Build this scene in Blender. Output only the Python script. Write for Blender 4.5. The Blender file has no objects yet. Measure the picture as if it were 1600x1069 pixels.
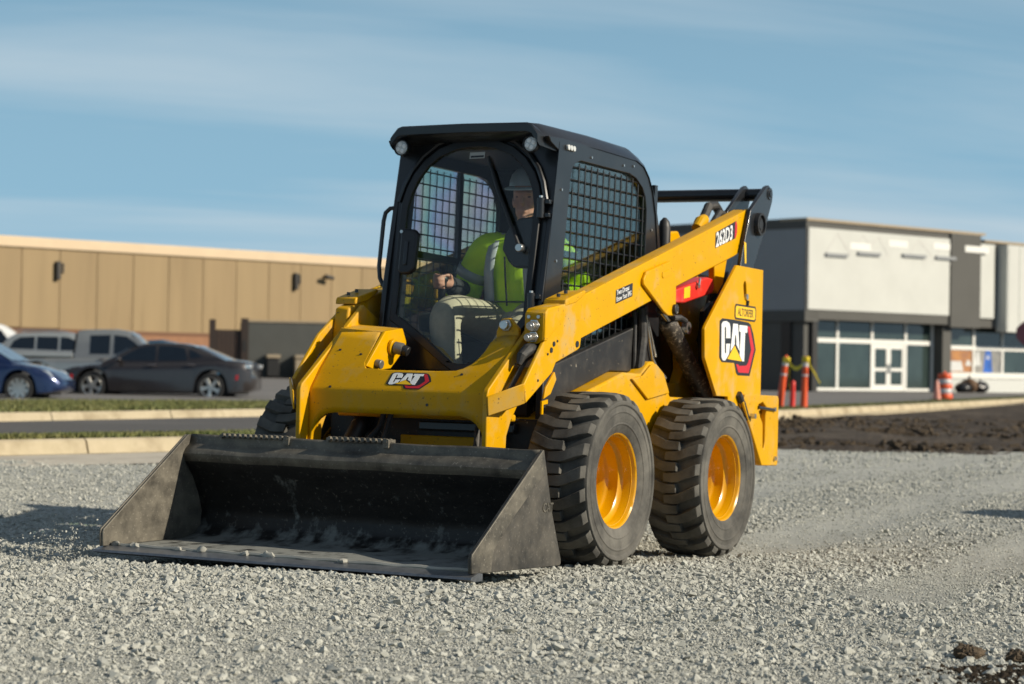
import bpy, bmesh, math, random
import numpy as np
from mathutils import Vector, Matrix, noise
from mathutils.geometry import tessellate_polygon

random.seed(7)
rng = np.random.default_rng(7)
R = math.radians
sc = bpy.context.scene
COL = sc.collection

# ------------------------------------------------------------------ camera
CAM = Vector((9.206, 5.217, 0.9325))
YAW, PITCH, ROLL = R(207.9154), R(0.72), R(0.9)
FWD = Vector((math.cos(YAW), math.sin(YAW), 0))
RIGHT = FWD.cross(Vector((0, 0, 1))).normalized()
d_ = Vector((math.cos(YAW) * math.cos(PITCH), math.sin(YAW) * math.cos(PITCH), math.sin(PITCH)))
u_ = RIGHT.cross(d_)
r2 = RIGHT * math.cos(ROLL) + u_ * math.sin(ROLL)
u2 = -RIGHT * math.sin(ROLL) + u_ * math.cos(ROLL)
cam = bpy.data.cameras.new('camera')
cam.sensor_width = 36
cam.lens = 76.5
cam.clip_end = 6000
cam.dof.use_dof = True
cam.dof.focus_distance = 8.9
cam.dof.aperture_fstop = 4.0
co = bpy.data.objects.new('camera', cam)
COL.objects.link(co)
mw = Matrix((r2, u2, -d_)).transposed().to_4x4()
mw.translation = CAM
co.matrix_world = mw
sc.camera = co

# ------------------------------------------------------------------ light
SUN_TO = Vector((-0.36, 1.75, 1.0)).normalized()
SUN_EL = math.asin(SUN_TO.z)
SUN_ROT = math.atan2(SUN_TO.x, SUN_TO.y)
sl = bpy.data.lights.new('sun', 'SUN')
sl.energy = 5.0
sl.angle = R(0.5)
sl.color = (1.0, 0.90, 0.74)
so = bpy.data.objects.new('sun', sl)
COL.objects.link(so)
so.rotation_euler = (-SUN_TO).to_track_quat('-Z', 'Y').to_euler()
so.location = (0, 0, 30)

world = bpy.data.worlds.new('World')
sc.world = world
world.use_nodes = True
wt = world.node_tree
sky = wt.nodes.new('ShaderNodeTexSky')
sky.sky_type = 'NISHITA'
sky.sun_disc = False
sky.sun_elevation = SUN_EL
sky.sun_rotation = SUN_ROT
sky.air_density = 1.0
sky.dust_density = 0.4
sky.ozone_density = 3.0
wbg = wt.nodes['Background']
wbg.inputs[1].default_value = 0.051
# thin cirrus: stretched noise on the sky dome, projected on a plane high above
tc = wt.nodes.new('ShaderNodeTexCoord')
sep = wt.nodes.new('ShaderNodeSeparateXYZ')
wt.links.new(tc.outputs['Generated'], sep.inputs[0])
zz = wt.nodes.new('ShaderNodeMath'); zz.operation = 'MAXIMUM'; zz.inputs[1].default_value = 0.02
wt.links.new(sep.outputs['Z'], zz.inputs[0])
zadd = wt.nodes.new('ShaderNodeMath'); zadd.operation = 'ADD'; zadd.inputs[1].default_value = 0.12
wt.links.new(zz.outputs[0], zadd.inputs[0])
dv = wt.nodes.new('ShaderNodeVectorMath'); dv.operation = 'DIVIDE'
cmb = wt.nodes.new('ShaderNodeCombineXYZ')
for i in range(3):
    wt.links.new(zadd.outputs[0], cmb.inputs[i])
wt.links.new(tc.outputs['Generated'], dv.inputs[0]); wt.links.new(cmb.outputs[0], dv.inputs[1])
mp = wt.nodes.new('ShaderNodeCombineXYZ')      # streaks lie across the wind, seen here as level bands
for i, (ax, k) in enumerate(((RIGHT + FWD * .25, 0.30), (FWD - RIGHT * .25, 1.05))):
    dt = wt.nodes.new('ShaderNodeVectorMath'); dt.operation = 'DOT_PRODUCT'; dt.inputs[1].default_value = ax * k
    wt.links.new(dv.outputs[0], dt.inputs[0]); wt.links.new(dt.outputs['Value'], mp.inputs[i])
nz = wt.nodes.new('ShaderNodeTexNoise')
nz.inputs['Scale'].default_value = 1.1; nz.inputs['Detail'].default_value = 9; nz.inputs['Roughness'].default_value = 0.52
nz.inputs['Distortion'].default_value = 0.35
wt.links.new(mp.outputs[0], nz.inputs['Vector'])
cr = wt.nodes.new('ShaderNodeMapRange')
cr.inputs['From Min'].default_value = 0.42; cr.inputs['From Max'].default_value = 0.72
cr.inputs['To Min'].default_value = 0.0; cr.inputs['To Max'].default_value = 0.85
wt.links.new(nz.outputs[0], cr.inputs[0])
mixc = wt.nodes.new('ShaderNodeMix'); mixc.data_type = 'RGBA'
mixc.inputs['B'].default_value = (9.6, 11.2, 12.2, 1)
wt.links.new(cr.outputs[0], mixc.inputs['Factor'])
# whitish-blue haze that thickens towards the horizon, the same all round
hz = wt.nodes.new('ShaderNodeMapRange'); hz.interpolation_type = 'SMOOTHSTEP'
hz.inputs['From Min'].default_value = 0.0; hz.inputs['From Max'].default_value = 0.45
hz.inputs['To Min'].default_value = 0.92; hz.inputs['To Max'].default_value = 0.0
wt.links.new(sep.outputs['Z'], hz.inputs[0])
hmix = wt.nodes.new('ShaderNodeMix'); hmix.data_type = 'RGBA'
hmix.inputs['B'].default_value = (4.8, 8.7, 11.6, 1)
wt.links.new(hz.outputs[0], hmix.inputs['Factor'])
wt.links.new(sky.outputs[0], hmix.inputs['A'])
wt.links.new(hmix.outputs['Result'], mixc.inputs['A'])
wt.links.new(mixc.outputs['Result'], wbg.inputs[0])

sc.view_settings.view_transform = 'Standard'
sc.view_settings.look = 'None'
sc.view_settings.exposure = 0.22
sc.view_settings.gamma = 1.0
sc.view_settings.use_curve_mapping = False
sc.render.engine = 'CYCLES'
sc.cycles.use_denoising = True
sc.cycles.max_bounces = 8
sc.cycles.transparent_max_bounces = 24
sc.cycles.caustics_reflective = False
sc.cycles.caustics_refractive = False


def vf(u, v, z=0.0):
    """street frame: u metres to the right of, v metres ahead of the standpoint"""
    p = CAM + RIGHT * u + FWD * v
    return Vector((p.x, p.y, z))


# ------------------------------------------------------------------ mesh helper
class MB:
    def __init__(s):
        s.v = []; s.f = []; s.m = []; s.cm = 0

    def add(s, vs, fs):
        o = len(s.v)
        s.v += [tuple(p) for p in vs]
        for f in fs:
            s.f.append(tuple(i + o for i in f)); s.m.append(s.cm)
        return s

    def box(s, a, b):
        x0, y0, z0 = (min(a[i], b[i]) for i in range(3)); x1, y1, z1 = (max(a[i], b[i]) for i in range(3))
        return s.add([(x0, y0, z0), (x1, y0, z0), (x1, y1, z0), (x0, y1, z0), (x0, y0, z1), (x1, y0, z1), (x1, y1, z1), (x0, y1, z1)],
                     [(0, 3, 2, 1), (4, 5, 6, 7), (0, 1, 5, 4), (1, 2, 6, 5), (2, 3, 7, 6), (3, 0, 4, 7)])

    def prism(s, poly, fn0, fn1, holes=()):
        """2D polygon (with holes) between two maps of the plane into space"""
        loops = [list(poly)] + [list(h) for h in holes]
        flat = [p for l in loops for p in l]
        n = len(flat)
        vs = [fn0(*p) for p in flat] + [fn1(*p) for p in flat]
        tris = tessellate_polygon([[Vector((p[0], p[1], 0)) for p in l] for l in loops])
        fs = []
        if not holes:
            fs += [tuple(range(n)), tuple(range(2 * n - 1, n - 1, -1))]
        else:
            for t in tris:
                fs.append(tuple(t)); fs.append(tuple(i + n for i in reversed(t)))
        o = 0
        for l in loops:
            k = len(l)
            for i in range(k):
                a, b = o + i, o + (i + 1) % k
                fs.append((a, a + n, b + n, b))
            o += k
        return s.add(vs, fs)

    def xz(s, poly, y0, y1, holes=()):
        return s.prism(poly, lambda a, b: (a, y0, b), lambda a, b: (a, y1, b), holes)

    def yz(s, poly, x0, x1, holes=()):
        return s.prism(poly, lambda a, b: (x0, a, b), lambda a, b: (x1, a, b), holes)

    def xy(s, poly, z0, z1, holes=()):
        return s.prism(poly, lambda a, b: (a, b, z0), lambda a, b: (a, b, z1), holes)

    def tube(s, pts, r, n=10, caps=True, closed=False):
        pts = [Vector(p) for p in pts]
        k = len(pts)
        rr = r if isinstance(r, (list, tuple)) else [r] * k
        vs = []; fs = []
        prev = None
        for i, p in enumerate(pts):
            a = pts[i - 1] if i > 0 else (pts[-1] if closed else p)
            b = pts[(i + 1) % k] if (i < k - 1 or closed) else p
            t = (b - a).normalized()
            if prev is None:
                ref = Vector((0, 0, 1)) if abs(t.z) < .9 else Vector((1, 0, 0))
                x = t.cross(ref).normalized()
            else:
                x = (prev - t * prev.dot(t)).normalized()
            prev = x
            y = t.cross(x)
            for j in range(n):
                an = 2 * math.pi * j / n
                vs.append(p + (x * math.cos(an) + y * math.sin(an)) * rr[i])
        for i in range(k if closed else k - 1):
            for j in range(n):
                a = i * n + j; b = i * n + (j + 1) % n
                c = ((i + 1) % k) * n + (j + 1) % n; d = ((i + 1) % k) * n + j
                fs.append((a, b, c, d))
        if caps and not closed:
            fs.append(tuple(range(n - 1, -1, -1))); fs.append(tuple(range((k - 1) * n, k * n)))
        return s.add(vs, fs)

    def cyl(s, a, b, r, n=16, r2=None):
        return s.tube([a, b], [r, r if r2 is None else r2], n)

    def lathe(s, prof, c, axis='y', n=32, a0=0.0, a1=2 * math.pi):
        """prof: (radius, along axis)"""
        k = len(prof); full = abs(a1 - a0 - 2 * math.pi) < 1e-6
        m = n if full else n + 1
        vs = []; fs = []
        for j in range(m):
            an = a0 + (a1 - a0) * j / n
            ca, sa = math.cos(an), math.sin(an)
            for (r, h) in prof:
                if axis == 'y': vs.append((c[0] + r * ca, c[1] + h, c[2] + r * sa))
                elif axis == 'z': vs.append((c[0] + r * ca, c[1] + r * sa, c[2] + h))
                else: vs.append((c[0] + h, c[1] + r * ca, c[2] + r * sa))
        for j in range(n):
            for i in range(k - 1):
                a = j * k + i; b = ((j + 1) % m) * k + i
                fs.append((a, b, b + 1, a + 1))
        return s.add(vs, fs)

    def ell(s, c, rx, ry, rz, n=16, m=10):
        vs = []; fs = []
        for i in range(m + 1):
            th = math.pi * i / m
            for j in range(n):
                ph = 2 * math.pi * j / n
                vs.append((c[0] + rx * math.sin(th) * math.cos(ph), c[1] + ry * math.sin(th) * math.sin(ph), c[2] + rz * math.cos(th)))
        for i in range(m):
            for j in range(n):
                a = i * n + j; b = i * n + (j + 1) % n
                fs.append((a, b, b + n, a + n))
        return s.add(vs, fs)

    def loft(s, secs, caps=True, closed=True):
        k = len(secs[0]); vs = [p for q in secs for p in q]; fs = []
        for i in range(len(secs) - 1):
            for j in range(k if closed else k - 1):
                a = i * k + j; b = i * k + (j + 1) % k
                fs.append((a, b, b + k, a + k))
        if caps and closed:
            fs.append(tuple(range(k - 1, -1, -1))); fs.append(tuple(range((len(secs) - 1) * k, len(secs) * k)))
        return s.add(vs, fs)

    def xf(s, M, i0=0):
        for i in range(i0, len(s.v)):
            s.v[i] = tuple(M @ Vector(s.v[i]))
        return s

    def mesh(s, name):
        me = bpy.data.meshes.new(name)
        me.from_pydata(s.v, [], s.f)
        bm = bmesh.new(); bm.from_mesh(me)
        bmesh.ops.remove_doubles(bm, verts=bm.verts, dist=1e-5)
        bmesh.ops.recalc_face_normals(bm, faces=bm.faces)
        bm.to_mesh(me); bm.free()
        return me

    def build(s, name, mat, parent=None, smooth=False, bevel=0, seg=2, ang=40, solid=0):
        me = s.mesh(name)
        if not isinstance(mat, (list, tuple)): mat = [mat]
        for m in mat: me.materials.append(m)
        if len(mat) > 1 and len(me.polygons) == len(s.m):
            me.polygons.foreach_set('material_index', s.m)
        return link(name, me, parent, smooth, bevel, seg, ang, solid)


def link(name, me, parent=None, smooth=False, bevel=0, seg=2, ang=40, solid=0):
    o = bpy.data.objects.new(name, me)
    COL.objects.link(o)
    if parent is not None: o.parent = parent
    if solid:
        md = o.modifiers.new('solid', 'SOLIDIFY'); md.thickness = solid; md.offset = 0
    if bevel:
        md = o.modifiers.new('bevel', 'BEVEL'); md.width = bevel; md.segments = seg; md.limit_method = 'ANGLE'; md.angle_limit = R(30)
        md.harden_normals = False
    if smooth or bevel:
        for p in me.polygons: p.use_smooth = True
        try:
            me.set_sharp_from_angle(angle=R(ang))
        except Exception:
            pass
    return o


def empty(name, loc=(0, 0, 0), rz=0.0, parent=None):
    o = bpy.data.objects.new(name, None)
    COL.objects.link(o)
    o.empty_display_size = .2
    o.location = loc
    o.rotation_euler = (0, 0, rz)
    if parent is not None: o.parent = parent
    return o


def tag(o, label=None, cat=None, group=None, kind=None):
    if label: o['label'] = label
    if cat: o['category'] = cat
    if group: o['group'] = group
    if kind: o['kind'] = kind
    return o


def copy_tree(o, parent=None):
    c = o.copy(); COL.objects.link(c)
    if parent is not None: c.parent = parent
    for ch in list(o.children):
        copy_tree(ch, c)
    return c


# ------------------------------------------------------------------ materials
def N(nt, t, **kw):
    n = nt.nodes.new(t)
    for k, v in kw.items():
        if k.startswith('i_'):
            n.inputs[k[2:].replace('_', ' ')].default_value = v
        else:
            setattr(n, k, v)
    return n


def rgba(c): return (c[0], c[1], c[2], 1)


def pbr(name, col, rough=.5, metal=0.0, var=.12, vs=6, dust=None, ds=5, dlo=.5, dhi=.75, dmax=.6,
        spots=None, ss=60, slo=.62, shi=.66, smax=.8, bump=0.0, bs=120, coat=0.0, spec=.5, col2=None, stretch=None, zdust=None, xdust=None, streak=None):
    m = bpy.data.materials.new(name); m.use_nodes = True
    nt = m.node_tree; b = nt.nodes['Principled BSDF']; L = nt.links.new
    b.inputs['Roughness'].default_value = rough; b.inputs['Metallic'].default_value = metal
    b.inputs['Specular IOR Level'].default_value = spec
    if coat:
        b.inputs['Coat Weight'].default_value = coat; b.inputs['Coat Roughness'].default_value = .08
    t = N(nt, 'ShaderNodeTexCoord'); vec = t.outputs['Object']
    if stretch:
        mpn = N(nt, 'ShaderNodeMapping'); mpn.inputs['Scale'].default_value = stretch
        L(vec, mpn.inputs[0]); vec = mpn.outputs[0]
    n1 = N(nt, 'ShaderNodeTexNoise', i_Scale=vs, i_Detail=6.0, i_Roughness=.6); L(vec, n1.inputs['Vector'])
    mx = N(nt, 'ShaderNodeMix', data_type='RGBA')
    c2 = col2 if col2 else tuple(min(1, c * (1 + var)) for c in col)
    mx.inputs['A'].default_value = rgba(tuple(c * (1 - var) for c in col) if not col2 else col)
    mx.inputs['B'].default_value = rgba(c2)
    mr = N(nt, 'ShaderNodeMapRange'); mr.inputs['From Min'].default_value = .3; mr.inputs['From Max'].default_value = .7
    L(n1.outputs[0], mr.inputs[0]); L(mr.outputs[0], mx.inputs['Factor'])
    out = mx.outputs['Result']; rmask = None
    if dust:
        n2 = N(nt, 'ShaderNodeTexNoise', i_Scale=ds, i_Detail=9.0, i_Roughness=.66); L(vec, n2.inputs['Vector'])
        src = n2.outputs[0]
        if zdust:
            sx = N(nt, 'ShaderNodeSeparateXYZ'); L(t.outputs['Object'], sx.inputs[0])
            zr = N(nt, 'ShaderNodeMapRange'); zr.inputs['From Min'].default_value = zdust[0]; zr.inputs['From Max'].default_value = zdust[1]
            zr.inputs['To Min'].default_value = zdust[2]; zr.inputs['To Max'].default_value = 0
            L(sx.outputs['Z'], zr.inputs[0])
            ad = N(nt, 'ShaderNodeMath', operation='ADD'); L(src, ad.inputs[0]); L(zr.outputs[0], ad.inputs[1]); src = ad.outputs[0]
        if xdust:
            sx = N(nt, 'ShaderNodeSeparateXYZ'); L(t.outputs['Object'], sx.inputs[0])
            zr = N(nt, 'ShaderNodeMapRange'); zr.inputs['From Min'].default_value = xdust[0]; zr.inputs['From Max'].default_value = xdust[1]
            zr.inputs['To Min'].default_value = 0; zr.inputs['To Max'].default_value = xdust[2]
            L(sx.outputs['X'], zr.inputs[0])
            ad = N(nt, 'ShaderNodeMath', operation='ADD'); L(src, ad.inputs[0]); L(zr.outputs[0], ad.inputs[1]); src = ad.outputs[0]
        if streak:
            ms = N(nt, 'ShaderNodeMapping'); ms.inputs['Scale'].default_value = streak; L(t.outputs['Object'], ms.inputs[0])
            ns = N(nt, 'ShaderNodeTexNoise', i_Scale=1.0, i_Detail=7.0, i_Roughness=.6); L(ms.outputs[0], ns.inputs['Vector'])
            sb_ = N(nt, 'ShaderNodeMath', operation='MULTIPLY_ADD'); sb_.inputs[1].default_value = .55; sb_.inputs[2].default_value = -.275
            L(ns.outputs[0], sb_.inputs[0])
            ad = N(nt, 'ShaderNodeMath', operation='ADD'); L(src, ad.inputs[0]); L(sb_.outputs[0], ad.inputs[1]); src = ad.outputs[0]
        m2 = N(nt, 'ShaderNodeMapRange'); m2.inputs['From Min'].default_value = dlo; m2.inputs['From Max'].default_value = dhi
        m2.inputs['To Max'].default_value = dmax
        L(src, m2.inputs[0])
        x2 = N(nt, 'ShaderNodeMix', data_type='RGBA'); x2.inputs['B'].default_value = rgba(dust)
        L(out, x2.inputs['A']); L(m2.outputs[0], x2.inputs['Factor']); out = x2.outputs['Result']; rmask = m2.outputs[0]
    if spots:
        n3 = N(nt, 'ShaderNodeTexNoise', i_Scale=ss, i_Detail=4.0, i_Roughness=.7); L(t.outputs['Object'], n3.inputs['Vector'])
        m3 = N(nt, 'ShaderNodeMapRange'); m3.inputs['From Min'].default_value = slo; m3.inputs['From Max'].default_value = shi
        m3.inputs['To Max'].default_value = smax
        L(n3.outputs[0], m3.inputs[0])
        x3 = N(nt, 'ShaderNodeMix', data_type='RGBA'); x3.inputs['B'].default_value = rgba(spots)
        L(out, x3.inputs['A']); L(m3.outputs[0], x3.inputs['Factor']); out = x3.outputs['Result']
    L(out, b.inputs['Base Color'])
    if rmask is not None:
        rr = N(nt, 'ShaderNodeMapRange'); rr.inputs['To Min'].default_value = rough; rr.inputs['To Max'].default_value = min(1, rough + .45)
        L(rmask, rr.inputs[0]); L(rr.outputs[0], b.inputs['Roughness'])
    if bump:
        n4 = N(nt, 'ShaderNodeTexNoise', i_Scale=bs, i_Detail=5.0); L(t.outputs['Object'], n4.inputs['Vector'])
        bp = N(nt, 'ShaderNodeBump'); bp.inputs['Strength'].default_value = bump; bp.inputs['Distance'].default_value = .004
        L(n4.outputs[0], bp.inputs['Height']); L(bp.outputs[0], b.inputs['Normal'])
    return m


def glass(name, tint=(.75, .85, .85), refl=1.0, rough=.01, rainbow=0.0):
    m = bpy.data.materials.new(name); m.use_nodes = True
    nt = m.node_tree; nt.nodes.clear(); L = nt.links.new
    o = N(nt, 'ShaderNodeOutputMaterial'); tr = N(nt, 'ShaderNodeBsdfTransparent'); gl = N(nt, 'ShaderNodeBsdfGlossy')
    gl.inputs['Roughness'].default_value = rough
    tr.inputs['Color'].default_value = rgba(tint)
    fr = N(nt, 'ShaderNodeFresnel'); fr.inputs['IOR'].default_value = 1.45
    mu = N(nt, 'ShaderNodeMath', operation='MULTIPLY'); mu.inputs[1].default_value = refl
    L(fr.outputs[0], mu.inputs[0])
    mx = N(nt, 'ShaderNodeMixShader'); L(mu.outputs[0], mx.inputs[0]); L(tr.outputs[0], mx.inputs[1]); L(gl.outputs[0], mx.inputs[2])
    L(mx.outputs[0], o.inputs[0])
    if rainbow:
        t = N(nt, 'ShaderNodeTexCoord')
        n1 = N(nt, 'ShaderNodeTexNoise', i_Scale=1.7, i_Detail=1.0); L(t.outputs['Object'], n1.inputs['Vector'])
        mr = N(nt, 'ShaderNodeMapRange'); mr.inputs['From Min'].default_value = .3; mr.inputs['From Max'].default_value = .7
        mr.inputs['To Min'].default_value = 0; mr.inputs['To Max'].default_value = 2.4
        L(n1.outputs[0], mr.inputs[0])
        hs = N(nt, 'ShaderNodeCombineColor', mode='HSV'); hs.inputs[1].default_value = rainbow; hs.inputs[2].default_value = 1.0
        fc = N(nt, 'ShaderNodeMath', operation='FRACT'); L(mr.outputs[0], fc.inputs[0]); L(fc.outputs[0], hs.inputs[0])
        L(hs.outputs[0], tr.inputs['Color'])
    return m


DUST = (.40, .36, .29)
M = {}
M['yellow'] = pbr('yellow paint', (.61, .318, .0005), .36, var=.05, vs=3, dust=(.40, .29, .10), ds=3.2, dlo=.56, dhi=.85, dmax=.35,
                  spots=(.30, .22, .12), ss=34, slo=.70, shi=.74, smax=.6, spec=.13)
M['yellow_dusty'] = pbr('yellow paint under dust', (.60, .31, .001), .42, var=.07, vs=3, spec=.2, dust=(.40, .30, .13), ds=6, dlo=.49, dhi=.76, dmax=.72, streak=(6, 6, 1.5),
                        spots=(.05, .045, .035), ss=55, slo=.64, shi=.68, smax=.85)
M['yellow_arm'] = pbr('yellow arm paint, scuffed towards the front', (.61, .318, .0005), .38, var=.06, vs=3, spec=.13, dust=(.43, .33, .17), ds=9, dlo=.60, dhi=.84, dmax=.62,
                      spots=(.07, .055, .035), ss=42, slo=.645, shi=.68, smax=.75, xdust=(-1.0, .35, .17), streak=(5, 5, 1.2))
M['yellow_tower'] = pbr('yellow tower paint, dusty low down', (.61, .318, .0005), .38, var=.06, vs=3, spec=.13, dust=(.45, .35, .19), ds=7, dlo=.56, dhi=.82, dmax=.62,
                        spots=(.10, .07, .04), ss=50, slo=.70, shi=.72, smax=.7, zdust=(.80, 1.25, .13), streak=(7, 7, 1.0))
M['rim'] = pbr('wheel yellow', (.62, .31, .0005), .25, var=.05, coat=.3)
M['black'] = pbr('black paint', (.012, .013, .015), .32, var=.3, vs=4, dust=(.14, .13, .11), ds=3, dlo=.55, dhi=.9, dmax=.16, coat=.2)
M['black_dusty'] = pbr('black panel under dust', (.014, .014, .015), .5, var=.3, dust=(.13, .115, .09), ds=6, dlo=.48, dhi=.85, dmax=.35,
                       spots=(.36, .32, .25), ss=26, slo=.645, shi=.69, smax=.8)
M['mud_black'] = pbr('muddy cylinder', (.02, .019, .018), .5, var=.3, dust=(.16, .13, .1), ds=9, dlo=.4, dhi=.7, dmax=.5,
                     spots=(.34, .29, .22), ss=40, slo=.55, shi=.62, smax=.9)
M['rubber'] = pbr('tyre rubber', (.055, .053, .048), .78, var=.2, vs=9, dust=(.20, .19, .165), ds=5, dlo=.36, dhi=.72, dmax=.75, bump=.25, bs=160, spec=.3)
M['steel'] = pbr('worn bucket steel', (.035, .033, .03), .42, metal=.35, var=.35, vs=12, dust=(.30, .27, .21), ds=9, dlo=.22, dhi=.90, dmax=.85, streak=(2, 2, 9),
                 spots=(.36, .33, .27), ss=70, slo=.60, shi=.68, smax=.6, bump=.15, bs=60)
M['steel_dark'] = pbr('dark bucket steel', (.030, .029, .027), .45, metal=.3, var=.35, vs=12, dust=(.15, .135, .11), ds=5, dlo=.36, dhi=.75, dmax=.8,
                      spots=(.24, .22, .19), ss=80, slo=.62, shi=.68, smax=.5, bump=.15, bs=60)
M['bucket_in'] = pbr('scuffed bucket inside', (.013, .0125, .012), .5, metal=.2, var=.4, vs=10, dust=(.36, .37, .34), ds=9, dlo=.62, dhi=.80, dmax=.55,
                     spots=(.22, .20, .165), ss=48, slo=.60, shi=.70, smax=.55, zdust=(.045, .17, .34), bump=.3, bs=45, streak=(3, 14, 2))
M['edge'] = pbr('ground cutting edge', (.20, .21, .225), .38, metal=.75, var=.2, vs=30, dust=(.36, .36, .34), ds=9, dlo=.55, dhi=.75, dmax=.4)
M['weld'] = pbr('dusty weld', (.33, .32, .28), .9, var=.2)
M['dull_steel'] = pbr('dull steel', (.20, .195, .18), .45, metal=.6, var=.2, dust=(.3, .26, .19), ds=30, dlo=.5, dhi=.7, dmax=.5)
M['chrome'] = pbr('bright steel', (.55, .55, .53), .28, metal=.9, var=.15)
M['rod'] = pbr('oiled rod', (.5, .5, .5), .15, metal=1.0, var=.05)
M['red'] = pbr('red paint', (.62, .028, .018), .4, var=.08, dust=(.4, .25, .18), ds=6, dlo=.55, dhi=.8, dmax=.5)
M['hose'] = pbr('rubber hose', (.022, .022, .022), .6, var=.2, dust=(.2, .18, .15), ds=12, dlo=.5, dhi=.8, dmax=.5)
M['plastic'] = pbr('black plastic', (.012, .012, .013), .45, var=.2)
M['cloth_black'] = pbr('seat cloth', (.016, .016, .018), .9, var=.2)
M['white_dec'] = pbr('white decal', (.78, .78, .76), .4, var=.04)
M['black_dec'] = pbr('black decal', (.02, .02, .024), .4, var=.1)
M['red_dec'] = pbr('red decal', (.55, .02, .03), .4, var=.05)
M['yel_dec'] = pbr('yellow decal', (.85, .50, .01), .4, var=.05)
M['grey_dec'] = pbr('grey decal', (.45, .45, .42), .5, var=.1)
M['lens'] = pbr('lamp lens', (.55, .56, .54), .12, var=.1, vs=60, coat=.5)
M['glass_door'] = glass('door glass', (.97, .985, .98), .7)
M['glass_side'] = glass('side window', (.90, .985, .97), .7)
M['glass_rain'] = glass('stressed polycarbonate window', (.8, .9, .95), .6, rainbow=.10)

# ------------------------------------------------------------------ ground shape
def view_uv(x, y):
    dx, dy = x - CAM.x, y - CAM.y
    return dx * RIGHT.x + dy * RIGHT.y, dx * FWD.x + dy * FWD.y


def gz_np(x, y):
    """height of the gravel lot (numpy)"""
    w = np.exp(-(((x + .1) / 3.4) ** 2 + (y / 3.0) ** 2))
    z = w * (0.0263 * x - 0.0084 * y + .012)
    z = z + .016 * np.sin(x * 1.3 + y * .7 + .4) * np.sin(y * 1.1 - x * .5) + .007 * np.sin(x * 3.1 - y * 2.2) * np.sin(y * 2.7 + x * 1.9 + 1)
    # gravel ridge pushed up beside the near wheels
    def bump(cx, cy, sx, sy, h, a=0.0):
        ca, sa = math.cos(a), math.sin(a)
        ex = (x - cx) * ca + (y - cy) * sa; ey = -(x - cx) * sa + (y - cy) * ca
        return h * np.exp(-(ex / sx) ** 2 - (ey / sy) ** 2)
    z = z + bump(-.7, 1.28, 1.3, .15, .040) + bump(2.15, -1.75, .8, .22, .06, .5) + bump(1.75, -.2, .2, 1.3, .015)
    # ruts
    z = z - bump(-4.6, .60, 2.6, .2, .020, .074) - bump(-4.6, -.9, 2.6, .2, .020, .074) - bump(-2.0, 2.16, 2.2, .16, .016, .10)
    for fx_, fy_, am, ph in ((7, 9, .0035, 0), (13, -11, .0028, 1.3), (-21, 17, .002, 2.1), (31, 27, .0014, .4)):
        z = z + am * np.sin(x * fx_ + y * fy_ * .6 + ph + 1.7 * np.sin(y * fx_ * .37)) * np.sin(y * fy_ - x * fx_ * .5 + ph * 2)
    vv = (x - CAM.x) * FWD.x + (y - CAM.y) * FWD.y
    return z + .012 * np.clip((vv - 12) / 6, 0, 1)


def gz(x, y):
    return float(gz_np(np.float64(x), np.float64(y)))


def noise_mat(name, c1, c2, scale, rough=.95, bump=.5, bdist=.02, c3=None, s3=3.0, detail=10):
    m = bpy.data.materials.new(name); m.use_nodes = True
    nt = m.node_tree; b = nt.nodes['Principled BSDF']; L = nt.links.new
    b.inputs['Roughness'].default_value = rough; b.inputs['Specular IOR Level'].default_value = .2
    t = N(nt, 'ShaderNodeTexCoord')
    n1 = N(nt, 'ShaderNodeTexNoise', i_Scale=scale, i_Detail=float(detail), i_Roughness=.65); L(t.outputs['Object'], n1.inputs['Vector'])
    mr = N(nt, 'ShaderNodeMapRange'); mr.inputs['From Min'].default_value = .32; mr.inputs['From Max'].default_value = .68
    L(n1.outputs[0], mr.inputs[0])
    mx = N(nt, 'ShaderNodeMix', data_type='RGBA'); mx.inputs['A'].default_value = rgba(c1); mx.inputs['B'].default_value = rgba(c2)
    L(mr.outputs[0], mx.inputs['Factor']); out = mx.outputs['Result']
    if c3:
        n2 = N(nt, 'ShaderNodeTexNoise', i_Scale=s3, i_Detail=6.0, i_Roughness=.6); L(t.outputs['Object'], n2.inputs['Vector'])
        m2 = N(nt, 'ShaderNodeMapRange'); m2.inputs['From Min'].default_value = .48; m2.inputs['From Max'].default_value = .68
        m2.inputs['To Max'].default_value = .8
        L(n2.outputs[0], m2.inputs[0])
        x2 = N(nt, 'ShaderNodeMix', data_type='RGBA'); x2.inputs['B'].default_value = rgba(c3)
        L(out, x2.inputs['A']); L(m2.outputs[0], x2.inputs['Factor']); out = x2.outputs['Result']
    L(out, b.inputs['Base Color'])
    if bump:
        bp = N(nt, 'ShaderNodeBump'); bp.inputs['Strength'].default_value = bump; bp.inputs['Distance'].default_value = bdist
        L(n1.outputs[0], bp.inputs['Height']); L(bp.outputs[0], b.inputs['Normal'])
    return m


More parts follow.
